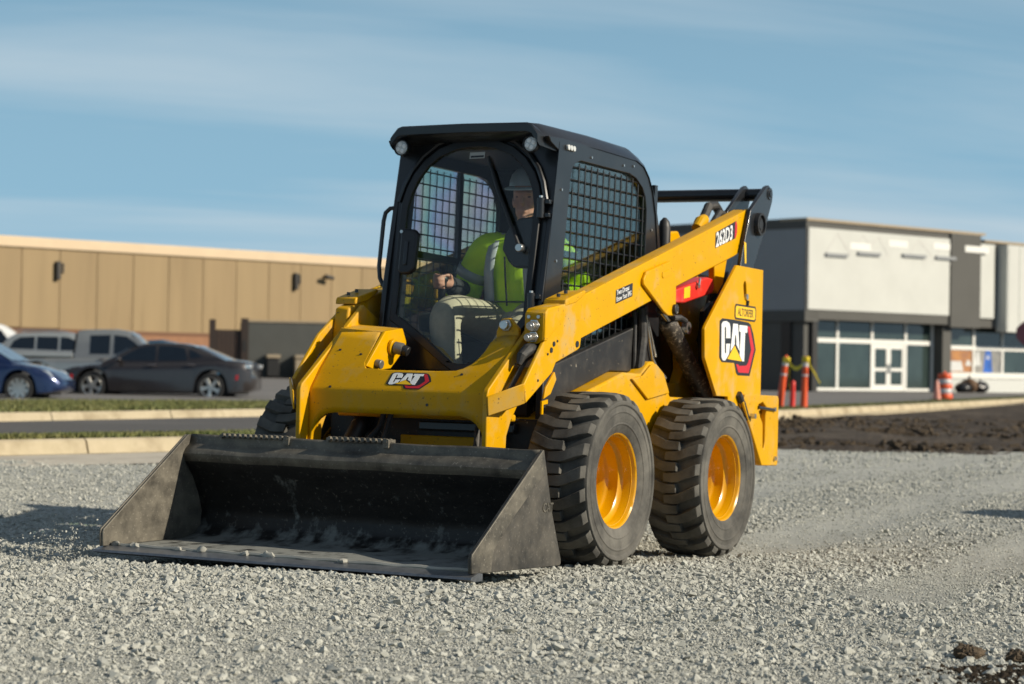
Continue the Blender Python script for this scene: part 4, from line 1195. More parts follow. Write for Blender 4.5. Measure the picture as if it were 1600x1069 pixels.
for s in (1, -1):
    body.ell(pp(*hd(-.005, s * .078, -.008)), .020, .010, .033, 10, 8)
    body.ell(pp(*hd(.062, s * .040, -.022)), .024, .022, .024, 10, 8)
    limb(body, [SH[s], EL[s], WR[s]], [.062, .048, .032])
    limb(body, [HP[s], KN[s], AN[s]], [.095, .065, .045])
    limb(body, [AN[s], (AN[s][0] + .15, AN[s][1], .755)], [.045, .035])
    # hand: palm, four fingers bent round the stick, thumb on the side
    w = Vector(WR[s]); g = Vector((-.335, s * .275, 1.335))
    limb(body, [w, (w.x + .05, w.y - s * .004, w.z + .012), (w.x + .085, w.y + s * .006, w.z + .012)], [.028, .034, .030], 12)
    for k, (dz, ln) in enumerate(((.030, .95), (.010, 1.05), (-.010, 1.0), (-.029, .82))):
        b0 = Vector((w.x + .090, w.y + s * .020, w.z + .012 + dz))
        limb(body, [b0, b0 + Vector((.040 * ln, s * .004, .002)), b0 + Vector((.052 * ln, -s * .026, 0)), b0 + Vector((.030 * ln, -s * .046, -.002))], [.0105, .010, .0095, .008], 8)
    t0 = Vector((w.x + .045, w.y - s * .022, w.z + .030))
    limb(body, [t0, t0 + Vector((.035, -s * .016, .014)), t0 + Vector((.066, -s * .008, .016))], [.014, .012, .009], 8)
remesh(body, 'body', M['skin'], person, .0065, 4)
for s in (1, -1):
    MB().ell(pp(*hd(.078, s * .032, .010)), .008, .010, .006, 10, 6).build('eye', M['eye'], person, smooth=True)
MB().ell(pp(*hd(-.022, 0, .012)), .098, .083, .095, 18, 12).build('hair', M['hair'], person, smooth=True)

jk = MB()
limb(jk, [(-.755, 0, 1.16), (-.745, 0, 1.26), (-.715, 0, 1.42), (-.69, 0, 1.53), (-.68, 0, 1.60)], [.185, .180, .185, .150, .080], 22)
limb(jk, [(-.665, .15, 1.54), (-.65, -.15, 1.54)], [.088, .088])
for s in (1, -1):
    limb(jk, [(-.66, s * .14, 1.54), SH[s], (SH[s][0] - .03, s * .29, 1.42), EL[s], (EL[s][0] + .13, EL[s][1] - s * .012, EL[s][2] + .012)], [.10, .088, .078, .074, .062], 16)
limb(jk, [(-.695, -.06, 1.60), (-.66, 0, 1.625), (-.695, .06, 1.60)], [.045, .045, .045])
remesh(jk, 'jacket', M['hivis'], person, .010, 5)
for s in (1, -1):
    e = Vector(EL[s]); w = Vector(WR[s])
    limb_mb = MB(); limb(limb_mb, [e + (w - e) * .42, e + (w - e) * 1.04], [.058, .046])
    remesh(limb_mb, 'cuff', M['glove'], person, .008, 3)
# reflective tape: two braces over the shoulders and a band round each arm
for s in (1, -1):
    vs = []; fs = []
    line = [(-.562, s * .115, 1.20), (-.548, s * .115, 1.30), (-.525, s * .112, 1.42), (-.535, s * .11, 1.50), (-.580, s * .112, 1.585), (-.64, s * .115, 1.63), (-.71, s * .115, 1.63)]
    for (x, y, z) in line:
        vs += [pp(x, y - .027, z), pp(x, y + .027, z)]
    for i in range(len(line) - 1):
        fs.append((2 * i, 2 * i + 1, 2 * i + 3, 2 * i + 2))
    MB().add(vs, fs).build('tape', M['reflect'], person, smooth=True, solid=.004)
    c0 = Vector((SH[s][0] - .028, s * .288, 1.425))
    ax = (Vector(EL[s]) - Vector(SH[s])).normalized()
    MB().tube([pp(*(c0 - ax * .026)), pp(*(c0 + ax * .026))], [.085, .083], 18, caps=False).build('tape', M['reflect'], person, smooth=True, solid=.003)
MB().tube([pp(-.548 + .02 * math.cos(a), .0 + .19 * math.sin(a), 1.27) for a in np.linspace(-1.2, 1.2, 9)], .004, 4).build('zip_line', M['glove'], person)
MB().tube([pp(-.520, -.02, 1.50), pp(-.515, -.01, 1.40), pp(-.535, -.005, 1.25)], .005, 5).build('zip', M['glove'], person)
tr = MB()
limb(tr, [(-.80, 0, 1.13), (-.70, 0, 1.13)], [.17, .165])
for s in (1, -1):
    limb(tr, [HP[s], ((HP[s][0] + KN[s][0]) / 2, s * .15, 1.185), KN[s], ((KN[s][0] + AN[s][0]) / 2 + .02, (KN[s][1] + AN[s][1]) / 2, .99), AN[s]], [.122, .098, .083, .072, .066], 16)
remesh(tr, 'trousers', M['trousers'], person, .010, 4)
for s in (1, -1):
    b = MB(); limb(b, [(AN[s][0], AN[s][1], .84), (AN[s][0], AN[s][1], .765), (AN[s][0] + .08, AN[s][1], .745), (AN[s][0] + .17, AN[s][1], .74)], [.06, .055, .05, .042])
    remesh(b, 'boot', M['boot'], person, .009, 3)
hm = MB().lathe([(.0001, .106), (.03, .103), (.065, .088), (.092, .060), (.104, .025), (.106, .0)], (0, 0, 0), 'z', 28)
hm.v = [(a * 1.12, b * .96, c) for a, b, c in hm.v]
hm.xf(Matrix.Translation(Vector(pp(*hd(-.008, 0, .072)))) @ Matrix.Rotation(TURN, 4, 'Z') @ Matrix.Rotation(R(4), 4, 'Y'))
hat = hm.build('hard_hat', M['hat'], person, smooth=True)
bm_ = MB().lathe([(.100, .004), (.122, -.004), (.124, -.010), (.100, -.006)], (0, 0, 0), 'z', 28)
bm_.v = [(a * 1.12 + (.045 * max(0, a / .12) if a > 0 else 0), b * .97, c - (.018 * max(0, a / .12))) for a, b, c in bm_.v]
bm_.xf(Matrix.Translation(Vector(pp(*hd(-.008, 0, .074)))) @ Matrix.Rotation(TURN, 4, 'Z') @ Matrix.Rotation(R(4), 4, 'Y'))
bm_.build('hat_brim', M['hatbrim'], hat, smooth=True)

# ------------------------------------------------------------------ parked cars
M['car_dark'] = pbr('charcoal car paint', (.048, .041, .040), .25, metal=.5, var=.06, coat=.8)
M['car_blue'] = pbr('navy car paint', (.012, .026, .085), .22, metal=.4, var=.06, coat=.8)
M['car_silver'] = pbr('silver car paint', (.42, .43, .41), .26, metal=.6, var=.05, coat=.7)
M['car_grey'] = pbr('grey pickup paint', (.29, .295, .285), .26, metal=.6, var=.05, coat=.7)
M['car_white'] = pbr('white car paint', (.72, .72, .70), .3, var=.04, coat=.6)
M['car_teal'] = pbr('steel blue car paint', (.03, .085, .14), .22, metal=.4, var=.05, coat=.8)
M['car_glass'] = pbr('tinted car glass', (.010, .014, .018), .05, var=.1, coat=1.0)
M['tyre2'] = pbr('car tyre', (.022, .022, .022), .8, var=.2)
M['alloy'] = pbr('alloy wheel', (.52, .52, .50), .3, metal=.85, var=.1)
M['tail'] = pbr('red lamp', (.55, .012, .014), .15, var=.1, coat=.6)
M['headl'] = pbr('clear lamp', (.72, .73, .72), .08, metal=.5, var=.1, coat=1.0)
M['handle'] = pbr('door handle', (.30, .24, .23), .2, metal=.9, var=.1)


def tab(t, x):
    for (a, b), (c, d) in zip(t, t[1:]):
        if x <= c: return b + (d - b) * (x - a) / (c - a)
    return t[-1][1]


def car_wheel(parent, x, y, r, s, spokes=5):
    w = empty('wheel', (x, y, r), 0, parent)
    MB().lathe([(r * .66, -.10), (r * .9, -.11), (r * .985, -.085), (r, 0), (r * .985, .085), (r * .9, .11), (r * .66, .10)], (0, 0, 0), 'y', 30).build('tyre', M['tyre2'], w, smooth=True)
    MB().lathe([(r * .70, s * .10), (r * .67, s * .085), (r * .64, s * .03), (r * .60, -s * .02), (.0001, -s * .02)], (0, 0, 0), 'y', 30).build('rim', M['tyre2'], w, smooth=True)
    MB().lathe([(r * .71, s * .098), (r * .69, s * .108), (r * .645, s * .102), (r * .64, s * .07)], (0, 0, 0), 'y', 30).build('rim_lip', M['alloy'], w, smooth=True)
    for k in range(spokes):
        a = 2 * math.pi * k / spokes + .5
        mb = MB().add([(-.10 * r, s * .06, 0), (.10 * r, s * .06, 0), (.16 * r, s * .085, .66 * r), (-.16 * r, s * .085, .66 * r), (-.10 * r, s * .09, 0), (.10 * r, s * .09, 0), (.13 * r, s * .10, .66 * r), (-.13 * r, s * .10, .66 * r)],
                      [(0, 3, 2, 1), (4, 5, 6, 7), (0, 1, 5, 4), (1, 2, 6, 5), (2, 3, 7, 6), (3, 0, 4, 7)])
        mb.xf(Matrix.Rotation(a, 4, 'Y')); mb.build('spoke', M['alloy'], w)
    MB().cyl((0, s * .06, 0), (0, s * .102, 0), r * .16, 12).build('hub_cap', M['alloy'], w)
    return w


def car(name, label, u, v, z, ang, paint, L, W, top, roof, wheels, wr, wins, zb=.20, belt_t=None, group=None, spokes=5, cabw=.80, handles=(), lamps=True, mirror=None, cab_x=None, belt_in=.93):
    """front of the car towards +x.  top: beltline/hood heights along x; roof: roof heights over cab_x; wins: side window polygons (x, z)"""
    p = vf(u, v, z)
    fw = RIGHT * math.cos(ang) + FWD * math.sin(ang)
    r = empty(name, p, math.atan2(fw.y, fw.x))
    tag(r, label, 'car', group)
    n = 84; secs = []
    hw = W / 2
    for i in range(n + 1):
        x = -L / 2 + L * i / n
        e = min(1, (L / 2 - abs(x)) / .55); e = 1 - (1 - e) ** 2.4
        w = hw * (.74 + .26 * e)
        zt = tab(top, x); b = zb + .10 * (1 - e)
        for wx in wheels:
            d = abs(x - wx)
            if d < wr * 1.16: b = max(b, wr + math.sqrt((wr * 1.16) ** 2 - d * d))
        b = min(b, zt - .10)
        m1 = b + (zt - b) * .35; m2 = b + (zt - b) * .72
        hf = [(.93 * w, b), (w, b + .03), (w * 1.0, m1), (w * .985, m2), (w * .955, zt - .05), (w * .90, zt - .012), (w * .5, zt + .012), (0, zt + .02)]
        sec = [(x, a, c) for a, c in hf] + [(x, -a, c) for a, c in reversed(hf[:-1])]
        secs.append(sec)
    MB().loft(secs).build('body', paint, r, smooth=True, ang=50)
    MB().box((-L / 2 + .35, -hw * .86, zb - .02), (L / 2 - .35, hw * .86, .55)).build('underbody', M['tyre2'], r)
    # greenhouse
    secs = []
    x0, x1 = roof[0][0], roof[-1][0]
    for i in range(41):
        x = x0 + (x1 - x0) * i / 40
        zt = tab(roof, x); zbelt = tab(top, x) - .03
        f = max(0, zt - zbelt)
        wb = hw * belt_in; wt_ = hw * belt_in - f * .30
        hf = [(wb, zbelt), (wb - (wb - wt_) * .5, zbelt + f * .5), (wt_, zt - .035 * min(1, f * 4)), (wt_ * .90, zt), (0, zt + .015)]
        secs.append([(x, a, c) for a, c in hf] + [(x, -a, c) for a, c in reversed(hf[:-1])])
    MB().loft(secs).build('greenhouse', paint, r, smooth=True, ang=50)
    def side_y(x, z):
        zbelt = tab(top, x) - .03
        return hw * belt_in - max(0, z - zbelt) * .30 + .006
    for s in (1, -1):
        for wpoly in wins:
            MB().prism(wpoly, lambda a, b: (a, s * side_y(a, b), b), lambda a, b: (a, s * (side_y(a, b) - .02), b)).build('side_window', M['car_glass'], r)
        for (hx, hz) in handles:
            MB().box((hx - .10, s * (hw * .985), hz - .018), (hx + .10, s * (hw * .985 + .03), hz + .018)).build('door_handle', M['handle'], r, bevel=.01)
        if mirror:
            MB().ell((mirror[0], s * (hw + .06), mirror[1]), .07, .10, .065, 12, 8).build('mirror', paint, r, smooth=True)
        for wx in wheels: car_wheel(r, wx, s * (hw - .115), wr, s, spokes)
    # windscreen and rear screen
    def screen(nm, xa, za, xb, zb_, k=.74):
        wa = (hw * belt_in - .04) * .96; wb2 = (hw * belt_in - (zb_ - za) * .30 - .05)
        d = Vector((zb_ - za, 0, xa - xb)).normalized() * (.012 if True else 0)
        if d.z < 0: d = -d
        MB().add([Vector((xa, -wa, za)) + d, Vector((xa, wa, za)) + d, Vector((xb, wb2, zb_)) + d, Vector((xb, -wb2, zb_)) + d], [(0, 1, 2, 3)]).build(nm, M['car_glass'], r, solid=.006)
    return r, screen, hw


# charcoal saloon, nose to the left
top_s = [(-2.52, .80), (-2.46, .98), (-2.2, 1.03), (-1.75, 1.06), (-1.0, 1.02), (0, .98), (.85, .96), (1.3, .93), (2.0, .84), (2.35, .74), (2.52, .58)]
roof_s = [(-1.95, 1.02), (-1.55, 1.20), (-1.15, 1.36), (-.75, 1.445), (-.2, 1.475), (.25, 1.44), (.6, 1.33), (1.0, 1.12), (1.30, .94)]
wins_s = [[(.93, 1.00), (.62, 1.20), (.35, 1.335), (.10, 1.385), (-.08, 1.395), (-.08, 1.01)], [(-.16, 1.01), (-.16, 1.395), (-.55, 1.385), (-.82, 1.34), (-.90, 1.07), (-.88, 1.03)], [(-.98, 1.08), (-.95, 1.31), (-1.12, 1.24), (-1.30, 1.12)]]
r, scr, hw = car('parked_saloon', 'charcoal saloon car parked nose to the left behind the grass strip', -9.05, 56.0, 0.0, math.pi - .07, M['car_dark'], 5.04, 1.90, top_s, roof_s, (-1.52, 1.53), .36, wins_s, handles=((-.02, .90), (-1.02, .92)), mirror=(.82, 1.03))
scr('windscreen', 1.22, .97, .42, 1.40); scr('rear_window', -1.85, 1.05, -1.0, 1.40)
for s in (1, -1):
    MB().xz([(2.36, .62), (2.20, .66), (2.20, .74), (2.34, .72)], s * .74, s * .80).build('headlamp', M['headl'], r, bevel=.01)
    MB().xz([(2.10, .50), (2.02, .50), (2.02, .64), (2.08, .64)], s * .925, s * .947).build('side_marker', M['tail'], r)
    MB().xz([(-2.15, .55), (-2.21, .55), (-2.23, .68), (-2.17, .68)], s * .90, s * .935).build('side_marker', M['tail'], r)
    MB().xz([(-2.28, .84), (-2.52, .84), (-2.54, .94), (-2.30, .955)], s * .60, s * .80).build('tail_lamp', M['headl'], r, bevel=.02)

# navy saloon, nose to the right, cut by the left edge
top_b = [(-2.3, .75), (-2.2, .95), (-1.7, 1.0), (-.8, .97), (.6, .95), (1.1, .92), (1.7, .82), (2.05, .70), (2.28, .52)]
roof_b = [(-1.7, .97), (-1.2, 1.25), (-.7, 1.41), (-.1, 1.45), (.4, 1.38), (.8, 1.17), (1.2, .93)]
wins_b = [[(.85, .99), (.5, 1.24), (.15, 1.36), (-.1, 1.375), (-.1, 1.0)], [(-.18, 1.0), (-.18, 1.375), (-.6, 1.36), (-.95, 1.25), (-1.1, 1.02)]]
r, scr, hw = car('parked_saloon', 'navy blue saloon parked nose to the right, cut by the left edge', -12.45, 50.0, 0.0, -.04, M['car_blue'], 4.6, 1.80, top_b, roof_b, (-1.38, 1.38), .335, wins_b, handles=((-.2, .86), (-1.0, .88)), mirror=(.75, 1.0), spokes=9)
scr('windscreen', 1.15, .96, .5, 1.34); scr('rear_window', -1.6, 1.02, -.95, 1.34)
for s in (1, -1):
    MB().xz([(2.16, .58), (1.82, .66), (1.80, .76), (2.02, .73)], s * .70, s * .80).build('headlamp', M['headl'], r, bevel=.015)
    MB().xz([(2.20, .32), (2.08, .32), (2.08, .40), (2.20, .40)], s * .66, s * .74).build('fog_lamp', M['headl'], r, bevel=.01)

# silver pickup behind them, nose to the right
top_p = [(-2.9, 1.02), (-2.86, 1.06), (-1.0, 1.08), (.6, 1.10), (1.35, 1.10), (1.5, 1.12), (2.5, 1.06), (2.85, .92), (2.92, .62)]
roof_p = [(-.75, 1.08), (-.70, 1.86), (-.5, 1.91), (.4, 1.93), (.85, 1.87), (1.15, 1.66), (1.62, 1.12)]
wins_p = [[(-.30, 1.18), (-.30, 1.74), (.30, 1.76), (.30, 1.18)], [(.42, 1.18), (.42, 1.76), (.80, 1.72), (1.08, 1.52), (1.32, 1.20)]]
r, scr, hw = car('pickup_truck', 'grey pickup truck with covered bed behind the saloon cars', -12.45, 66.5, .02, .02, M['car_grey'], 5.85, 2.0, top_p, roof_p, (-1.85, 1.80), .42, wins_p, zb=.38, handles=((.1, 1.03), (.75, 1.05)), mirror=(1.2, 1.22))
r['category'] = 'truck'
scr('windscreen', 1.52, 1.16, .95, 1.80); scr('cab_window', -.80, 1.16, -.74, 1.80)
for s in (1, -1):
    MB().box((-2.88, s * .86, 1.075), (-.80, s * .96, 1.15)).build('bed_rail', M['car_silver'], r, bevel=.02)
    MB().box((-2.93, s * .84, .72), (-2.70, s * .985, 1.02)).build('tail_lamp', M['tail'], r, bevel=.02)
MB().box((-2.94, -.82, .62), (-2.88, .82, 1.12)).build('tailgate', M['car_silver'], r, bevel=.02)
MB().box((-2.85, -.80, 1.085), (-.82, .80, 1.115)).build('bed_cover', M['tyre2'], r)

# silver estate beyond the pickup
top_e = [(-2.4, .8), (-2.3, 1.05), (-1.5, 1.08), (.5, 1.05), (1.1, 1.02), (1.8, .9), (2.3, .75), (2.4, .6)]
roof_e = [(-2.25, 1.05), (-1.95, 1.50), (-1.6, 1.70), (-.6, 1.74), (.1, 1.73), (.55, 1.60), (1.15, 1.03)]
wins_e = [[(-1.85, 1.16), (-1.72, 1.42), (-1.50, 1.55), (-1.0, 1.58), (-1.0, 1.14)], [(-.92, 1.14), (-.92, 1.58), (-.2, 1.58), (-.2, 1.12)], [(-.12, 1.12), (-.12, 1.58), (.15, 1.56), (.5, 1.40), (.80, 1.12)]]
r, scr, hw = car('parked_estate', 'silver estate car with roof rails partly hidden behind the pickup bed', -15.30, 75.0, .22, .03, M['car_silver'], 4.8, 1.85, top_e, roof_e, (-1.4, 1.4), .36, wins_e, zb=.24, mirror=(.8, 1.08))
scr('windscreen', 1.10, 1.06, .55, 1.58)
for s in (1, -1):
    MB().tube([(-1.7, s * .62, 1.75), (-1.5, s * .62, 1.79), (-.3, s * .62, 1.80), (-.1, s * .62, 1.76)], .02, 8).build('roof_rail', M['alloy'], r)
# white van at the far left and a blue car seen past the saloon's boot
top_v = [(-2.6, 1.0), (-2.5, 1.2), (1.2, 1.2), (1.9, 1.1), (2.5, .9), (2.6, .6)]
roof_v = [(-2.5, 1.2), (-2.45, 1.95), (-2.2, 2.05), (.6, 2.05), (1.0, 1.8), (1.6, 1.15)]
r, scr, hw = car('parked_van', 'white van roof showing above the silver estate at the far left', -20.3, 84.0, .30, .03, M['car_white'], 5.2, 1.95, top_v, roof_v, (-1.6, 1.6), .36, [[(.2, 1.3), (.2, 1.85), (.7, 1.85), (1.15, 1.3)], [(-2.2, 1.35), (-2.2, 1.85), (.1, 1.85), (.1, 1.35)]], zb=.3)
r['category'] = 'van'
r, scr, hw = car('parked_hatchback', 'steel blue car half hidden behind the boot of the charcoal saloon', -11.8, 74.0, .12, .02, M['car_teal'], 4.3, 1.80, [(a * .93, b * 1.06) for a, b in top_b], [(a * .93, b * 1.12) for a, b in roof_b], (-1.28, 1.28), .33, [[(x * .93, z * 1.1) for x, z in w] for w in wins_b])
scr('windscreen', 1.05, 1.03, .45, 1.50)

# ------------------------------------------------------------------ tan warehouse on the left
M['tan'] = pbr('tan wall panel', (.285, .205, .108), .8, var=.08, vs=.8, dust=(.17, .12, .068), ds=1.1, dlo=.52, dhi=.8, dmax=.6, stretch=(1.6, 1.6, .10))
M['tan2'] = pbr('tan wall panel lighter', (.295, .213, .112), .8, var=.08, vs=.8, dust=(.175, .125, .07), ds=1.0, dlo=.54, dhi=.8, dmax=.5, stretch=(1.6, 1.6, .10))
M['tan3'] = pbr('tan wall panel darker', (.30, .215, .11), .8, var=.08, vs=.8, dust=(.18, .13, .075), ds=.9, dlo=.5, dhi=.8, dmax=.6, stretch=(1.6, 1.6, .10))
M['cap'] = pbr('cream parapet cap', (.60, .46, .30), .6, var=.05, vs=1)
M['brick'] = pbr('brick base', (.24, .12, .065), .85, var=.15, vs=3, col2=(.30, .15, .08))
M['cap_d'] = pbr('brick ledge', (.16, .08, .045), .85, var=.1)
M['dkbrown'] = pbr('dark brown gate', (.028, .016, .011), .6, var=.15)
M['dkgrey'] = pbr('dark grey block wall', (.075, .077, .070), .85, var=.1, vs=1.0)
M['lampblk'] = pbr('wall lamp housing', (.02, .018, .016), .5, var=.1)
M['tanbox'] = pbr('tan utility box', (.34, .27, .18), .7, var=.08)

WA = Vector((-24.7, 105.0)); WD = Vector((17.5, 17.0)).normalized(); WN = Vector((WD.y, -WD.x))  # along the wall, outward normal


def wpt(t, z, o=0.0, A=WA, D=WD, Nn=WN):
    p = A + D * t + Nn * o
    return vf(p.x, p.y, z)


def wbox(mb, t0, t1, z0, z1, o0, o1, A=WA, D=WD, Nn=WN):
    vs = [wpt(t, z, o, A, D, Nn) for z in (z0, z1) for (t, o) in ((t0, o0), (t1, o0), (t1, o1), (t0, o1))]
    return mb.add(vs, [(0, 3, 2, 1), (4, 5, 6, 7), (0, 1, 5, 4), (1, 2, 6, 5), (2, 3, 7, 6), (3, 0, 4, 7)])


def grp(root, mb, name, mat, **kw):
    """build a world-space mesh as a part of root"""
    inv = root.matrix_world.inverted()
    mb.xf(inv)
    return mb.build(name, mat, root, **kw)


def rooted(name, loc, label, cat, group=None):
    e = empty(name, loc); e.matrix_world = Matrix.Translation(loc)
    return tag(e, label, cat, group)


wh = rooted('warehouse', wpt(0, .5), 'long tan panel warehouse with cream parapet and brick base', 'building')
grp(wh, wbox(MB(), -16, 34, .3, 6.45, -18, -.12), 'building_core', M['tan3'])
PW = 2.16
for i in range(22):
    t0 = -14 + i * PW
    grp(wh, wbox(MB(), t0 + .02, t0 + PW - .02, 2.62 - max(0, t0) * .015, 6.48, -.12, 0), 'wall_panel', (M['tan'], M['tan2'])[(i * 7 + i // 3) % 2])
grp(wh, wbox(MB(), -16.2, 34.2, 6.50, 7.02, -.35, .10), 'parapet_cap', M['cap'], bevel=.03)
grp(wh, wbox(MB(), -16, 34, 2.40, 2.56, -.12, .07), 'brick_ledge', M['cap_d'])
grp(wh, wbox(MB(), -16, 34, .25, 2.40, -.12, .04), 'brick_base', M['brick'])
for t, z in ((3.1, 5.45), (18.0, 5.50)):
    lm = rooted('wall_lamp', wpt(t, z - .45, .0), 'narrow dark lamp on the tan warehouse wall, ' + ('nearer the left edge' if t < 10 else 'nearer the loader'), 'lamp', 'wall lamps on the warehouse')
    grp(lm, wbox(MB(), t - .12, t + .12, z - .45, z + .45, .0, .22), 'housing', M['lampblk'], bevel=.03)
    grp(lm, wbox(MB(), t + .30, t + .38, z - .12, z + .38, .0, .06), 'conduit_box', M['lampblk'])
cm = rooted('security_camera', wpt(20.0, 5.72, 0), 'small dark security camera high on the tan warehouse wall', 'camera')
grp(cm, MB().cyl(wpt(20.0, 5.8, 0), wpt(20.0, 5.75, .35), .09, 10).cyl(wpt(19.8, 5.85, .4), wpt(20.35, 5.75, .4), .11, 12), 'camera_body', M['lampblk'])

# ------------------------------------------------------------------ bin enclosure
EA = Vector((-11.75, 97.0)); ED = Vector((1, .22)).normalized(); EN = Vector((ED.y, -ED.x))
E_ = (EA, ED, EN)
en = rooted('bin_enclosure', wpt(0, .5, 0, *E_), 'dark grey block enclosure with brown gate beside the tan warehouse', 'enclosure')
grp(en, wbox(MB(), 0, 5.6, .35, 2.86, -.3, 0, *E_), 'wall', M['dkgrey'])
grp(en, wbox(MB(), -.02, 5.62, 2.862, 2.95, -.34, .04, *E_), 'wall_cap', M['tanbox'])
grp(en, wbox(MB(), 0, .3, .35, 2.86, -4, -.31, *E_), 'wall', M['dkgrey'])
for t0, t1, zt in ((-.32, 0, 3.02), (-1.72, -1.46, 2.95)):
    grp(en, wbox(MB(), t0, t1, .35, zt, -.3, .03, *E_), 'gate_post', M['dkbrown'])
for k in range(6):
    grp(en, wbox(MB(), -1.455 + k * .19, -1.455 + k * .19 + .18, .5, 2.5, -.2, -.12, *E_), 'gate_board', M['dkbrown'])
grp(en, wbox(MB(), -.25, -.1, 1.55, 2.05, .031, .045, *E_), 'gate_sign', M['lampblk'])
for i, (t0, t1, zt, lab) in enumerate(((.75, 1.35, 1.42, 'low dark utility box with tan lid against the grey enclosure'), (2.0, 2.72, 1.42, 'tall tan utility cabinet against the grey enclosure'))):
    ub = rooted('utility_box', wpt((t0 + t1) / 2, .5, .5, *E_), lab, 'utility box')
    grp(ub, wbox(MB(), t0 + .03, t1 - .03, .45, zt - .16, .06, .75, *E_), 'box_body', M['lampblk'] if i == 0 else M['tanbox'], bevel=.02)
    grp(ub, wbox(MB(), t0, t1, zt - .158, zt, .03, .80, *E_), 'box_lid', M['tanbox'], bevel=.02)

# ------------------------------------------------------------------ shop on the right
M['shopgrey'] = pbr('charcoal render', (.082, .080, .072), .8, var=.06, vs=.6)
M['shopwhite'] = pbr('white sign board', (.535, .54, .50), .7, var=.04, vs=.6, dust=(.47, .475, .44), ds=.7, dlo=.5, dhi=.8, dmax=.4)
M['shopside'] = pbr('grey side wall', (.26, .27, .275), .8, var=.05, vs=.5)
M['frame'] = pbr('white window frame', (.74, .73, .68), .5, var=.03)
M['shopglass'] = pbr('shop glass', (.035, .052, .048), .06, var=.3, vs=.5, coat=.6)
M['sill'] = pbr('pale stall riser', (.56, .57, .54), .8, var=.04)
M['ghost'] = pbr('ghost marks of removed letters', (.53, .525, .49), .7, var=.05)
M['brownpane'] = pbr('papered pane', (.16, .125, .075), .4, var=.1)
M['bluepane'] = pbr('blue tinted pane', (.018, .055, .10), .15, var=.2)
SA = Vector((14.28, 106.0)); SD = Vector((.743, .669)).normalized(); SN = Vector((SD.y, -SD.x)); S_ = (SA, SD, SN)
LD = Vector((-.669, .743)).normalized(); LN = Vector((-LD.y, LD.x)); LN = Vector((-.743, -.669)); G_ = (SA, LD, LN)


def st(px):
    k = (px - 800) / 3400
    return (106 * k - 14.28) / (.743 - .669 * k)


sp_ = rooted('shop_building', wpt(0, .06, 0, *S_), 'vacant charcoal shop front with blank white sign board and glass doors', 'building')
t_end = st(1600) + 9
# core and upper facade
grp(sp_, wbox(MB(), .05, t_end, .0, 8.3, -22, -1.6, *S_), 'building_core', M['shopgrey'])
grp(sp_, wbox(MB(), .0, st(1491), 3.62, 8.42, -1.59, 0, *S_), 'upper_front', M['shopgrey'])
grp(sp_, wbox(MB(), -.05, st(1536), 8.425, 8.56, -1.7, .08, *S_), 'coping', M['tanbox'])
grp(sp_, wbox(MB(), st(1491) + .01, t_end, 3.55, 8.10, -1.59, -.12, *S_), 'upper_front', M['shopgrey'])
grp(sp_, wbox(MB(), st(1491) - .5, st(1528), 3.50, 8.42, -1.59, .12, *S_), 'pier_face', M['shopgrey'])
grp(sp_, wbox(MB(), st(1536) + .05, t_end, 8.105, 8.22, -1.7, .0, *S_), 'coping', M['tanbox'])
grp(sp_, wbox(MB(), .12, st(1491) - .55, 4.10, 8.10, .002, .05, *S_), 'sign_board', M['shopwhite'])
grp(sp_, wbox(MB(), st(1528) + .02, st(1553), 4.05, 8.0, -.118, -.02, *S_), 'sign_panel', M['shopwhite'])
sb = grp(sp_, wbox(MB(), st(1559), t_end - 1, 3.35, 8.0, -.118, .55, *S_), 'sign_box', M['shopwhite'])
for k in range(7):
    tt = st(1559) + .1 + k * 1.0
    grp(sp_, wbox(MB(), tt, tt + .03, 3.42, 7.9, .551, .57, *S_), 'board_joint', M['ghost'])
# ghost lettering marks and small ledges left on the board
zt0 = 7.75
def gbar(x0, z0, x1, z1, w=.10):
    d = Vector((x1 - x0, z1 - z0)); l = d.length; d /= l; n = Vector((-d.y, d.x)) * w / 2
    poly = [(x0 + n.x, z0 + n.y), (x1 + n.x, z1 + n.y), (x1 - n.x, z1 - n.y), (x0 - n.x, z0 - n.y)]
    grp(sp_, MB().prism(poly, lambda a, b: wpt(a, b, .052, *S_), lambda a, b: wpt(a, b, .060, *S_)), 'letter_mark', M['ghost'])
for (px, kind) in ((1306, 'A'), (1352, 'M'), (1430, 'D'), (1470, 'O')):
    c = st(px)
    if kind == 'A': gbar(c - 1.1, 6.7, c, 7.9); gbar(c, 7.9, c + 1.0, 6.9)
    elif kind == 'M': gbar(c - 1.1, 7.2, c - .3, 7.9); gbar(c - .3, 7.9, c + .3, 7.4); gbar(c + .3, 7.4, c + .9, 7.9); gbar(c + .9, 7.9, c + 1.7, 7.0); gbar(c + 1.7, 7.0, c + 1.2, 6.7)
    else: gbar(c - .9, 6.8, c + .1, 7.9); gbar(c + .1, 7.9, c + 1.2, 7.2); gbar(c + 1.2, 7.2, c + .5, 6.7)
for px0, px1, y in ((1286, 1320, 400), (1336, 1371, 397.5), (1406, 1442, 399.5), (1458, 1489, 402)):
    z = .93 + (586 - y) * (106 + .669 * st((px0 + px1) / 2)) / 3400
    grp(sp_, wbox(MB(), st(px0), st(px1), z - .06, z + .10, .051, .16, *S_), 'letter_ledge', M['shopside'])
for px0, px1, y in ((1325, 1357, 384), (1385, 1415, 379), (1455, 1492, 382), (1503, 1540, 386)):
    z = .93 + (586 - y) * (106 + .669 * st((px0 + px1) / 2)) / 3400
    grp(sp_, wbox(MB(), st(px0), st(px1), z - .22, z + .12, .121 if px0 > 1490 else .051, .14 if px0 > 1490 else .062, *S_), 'paint_patch', M['frame'])
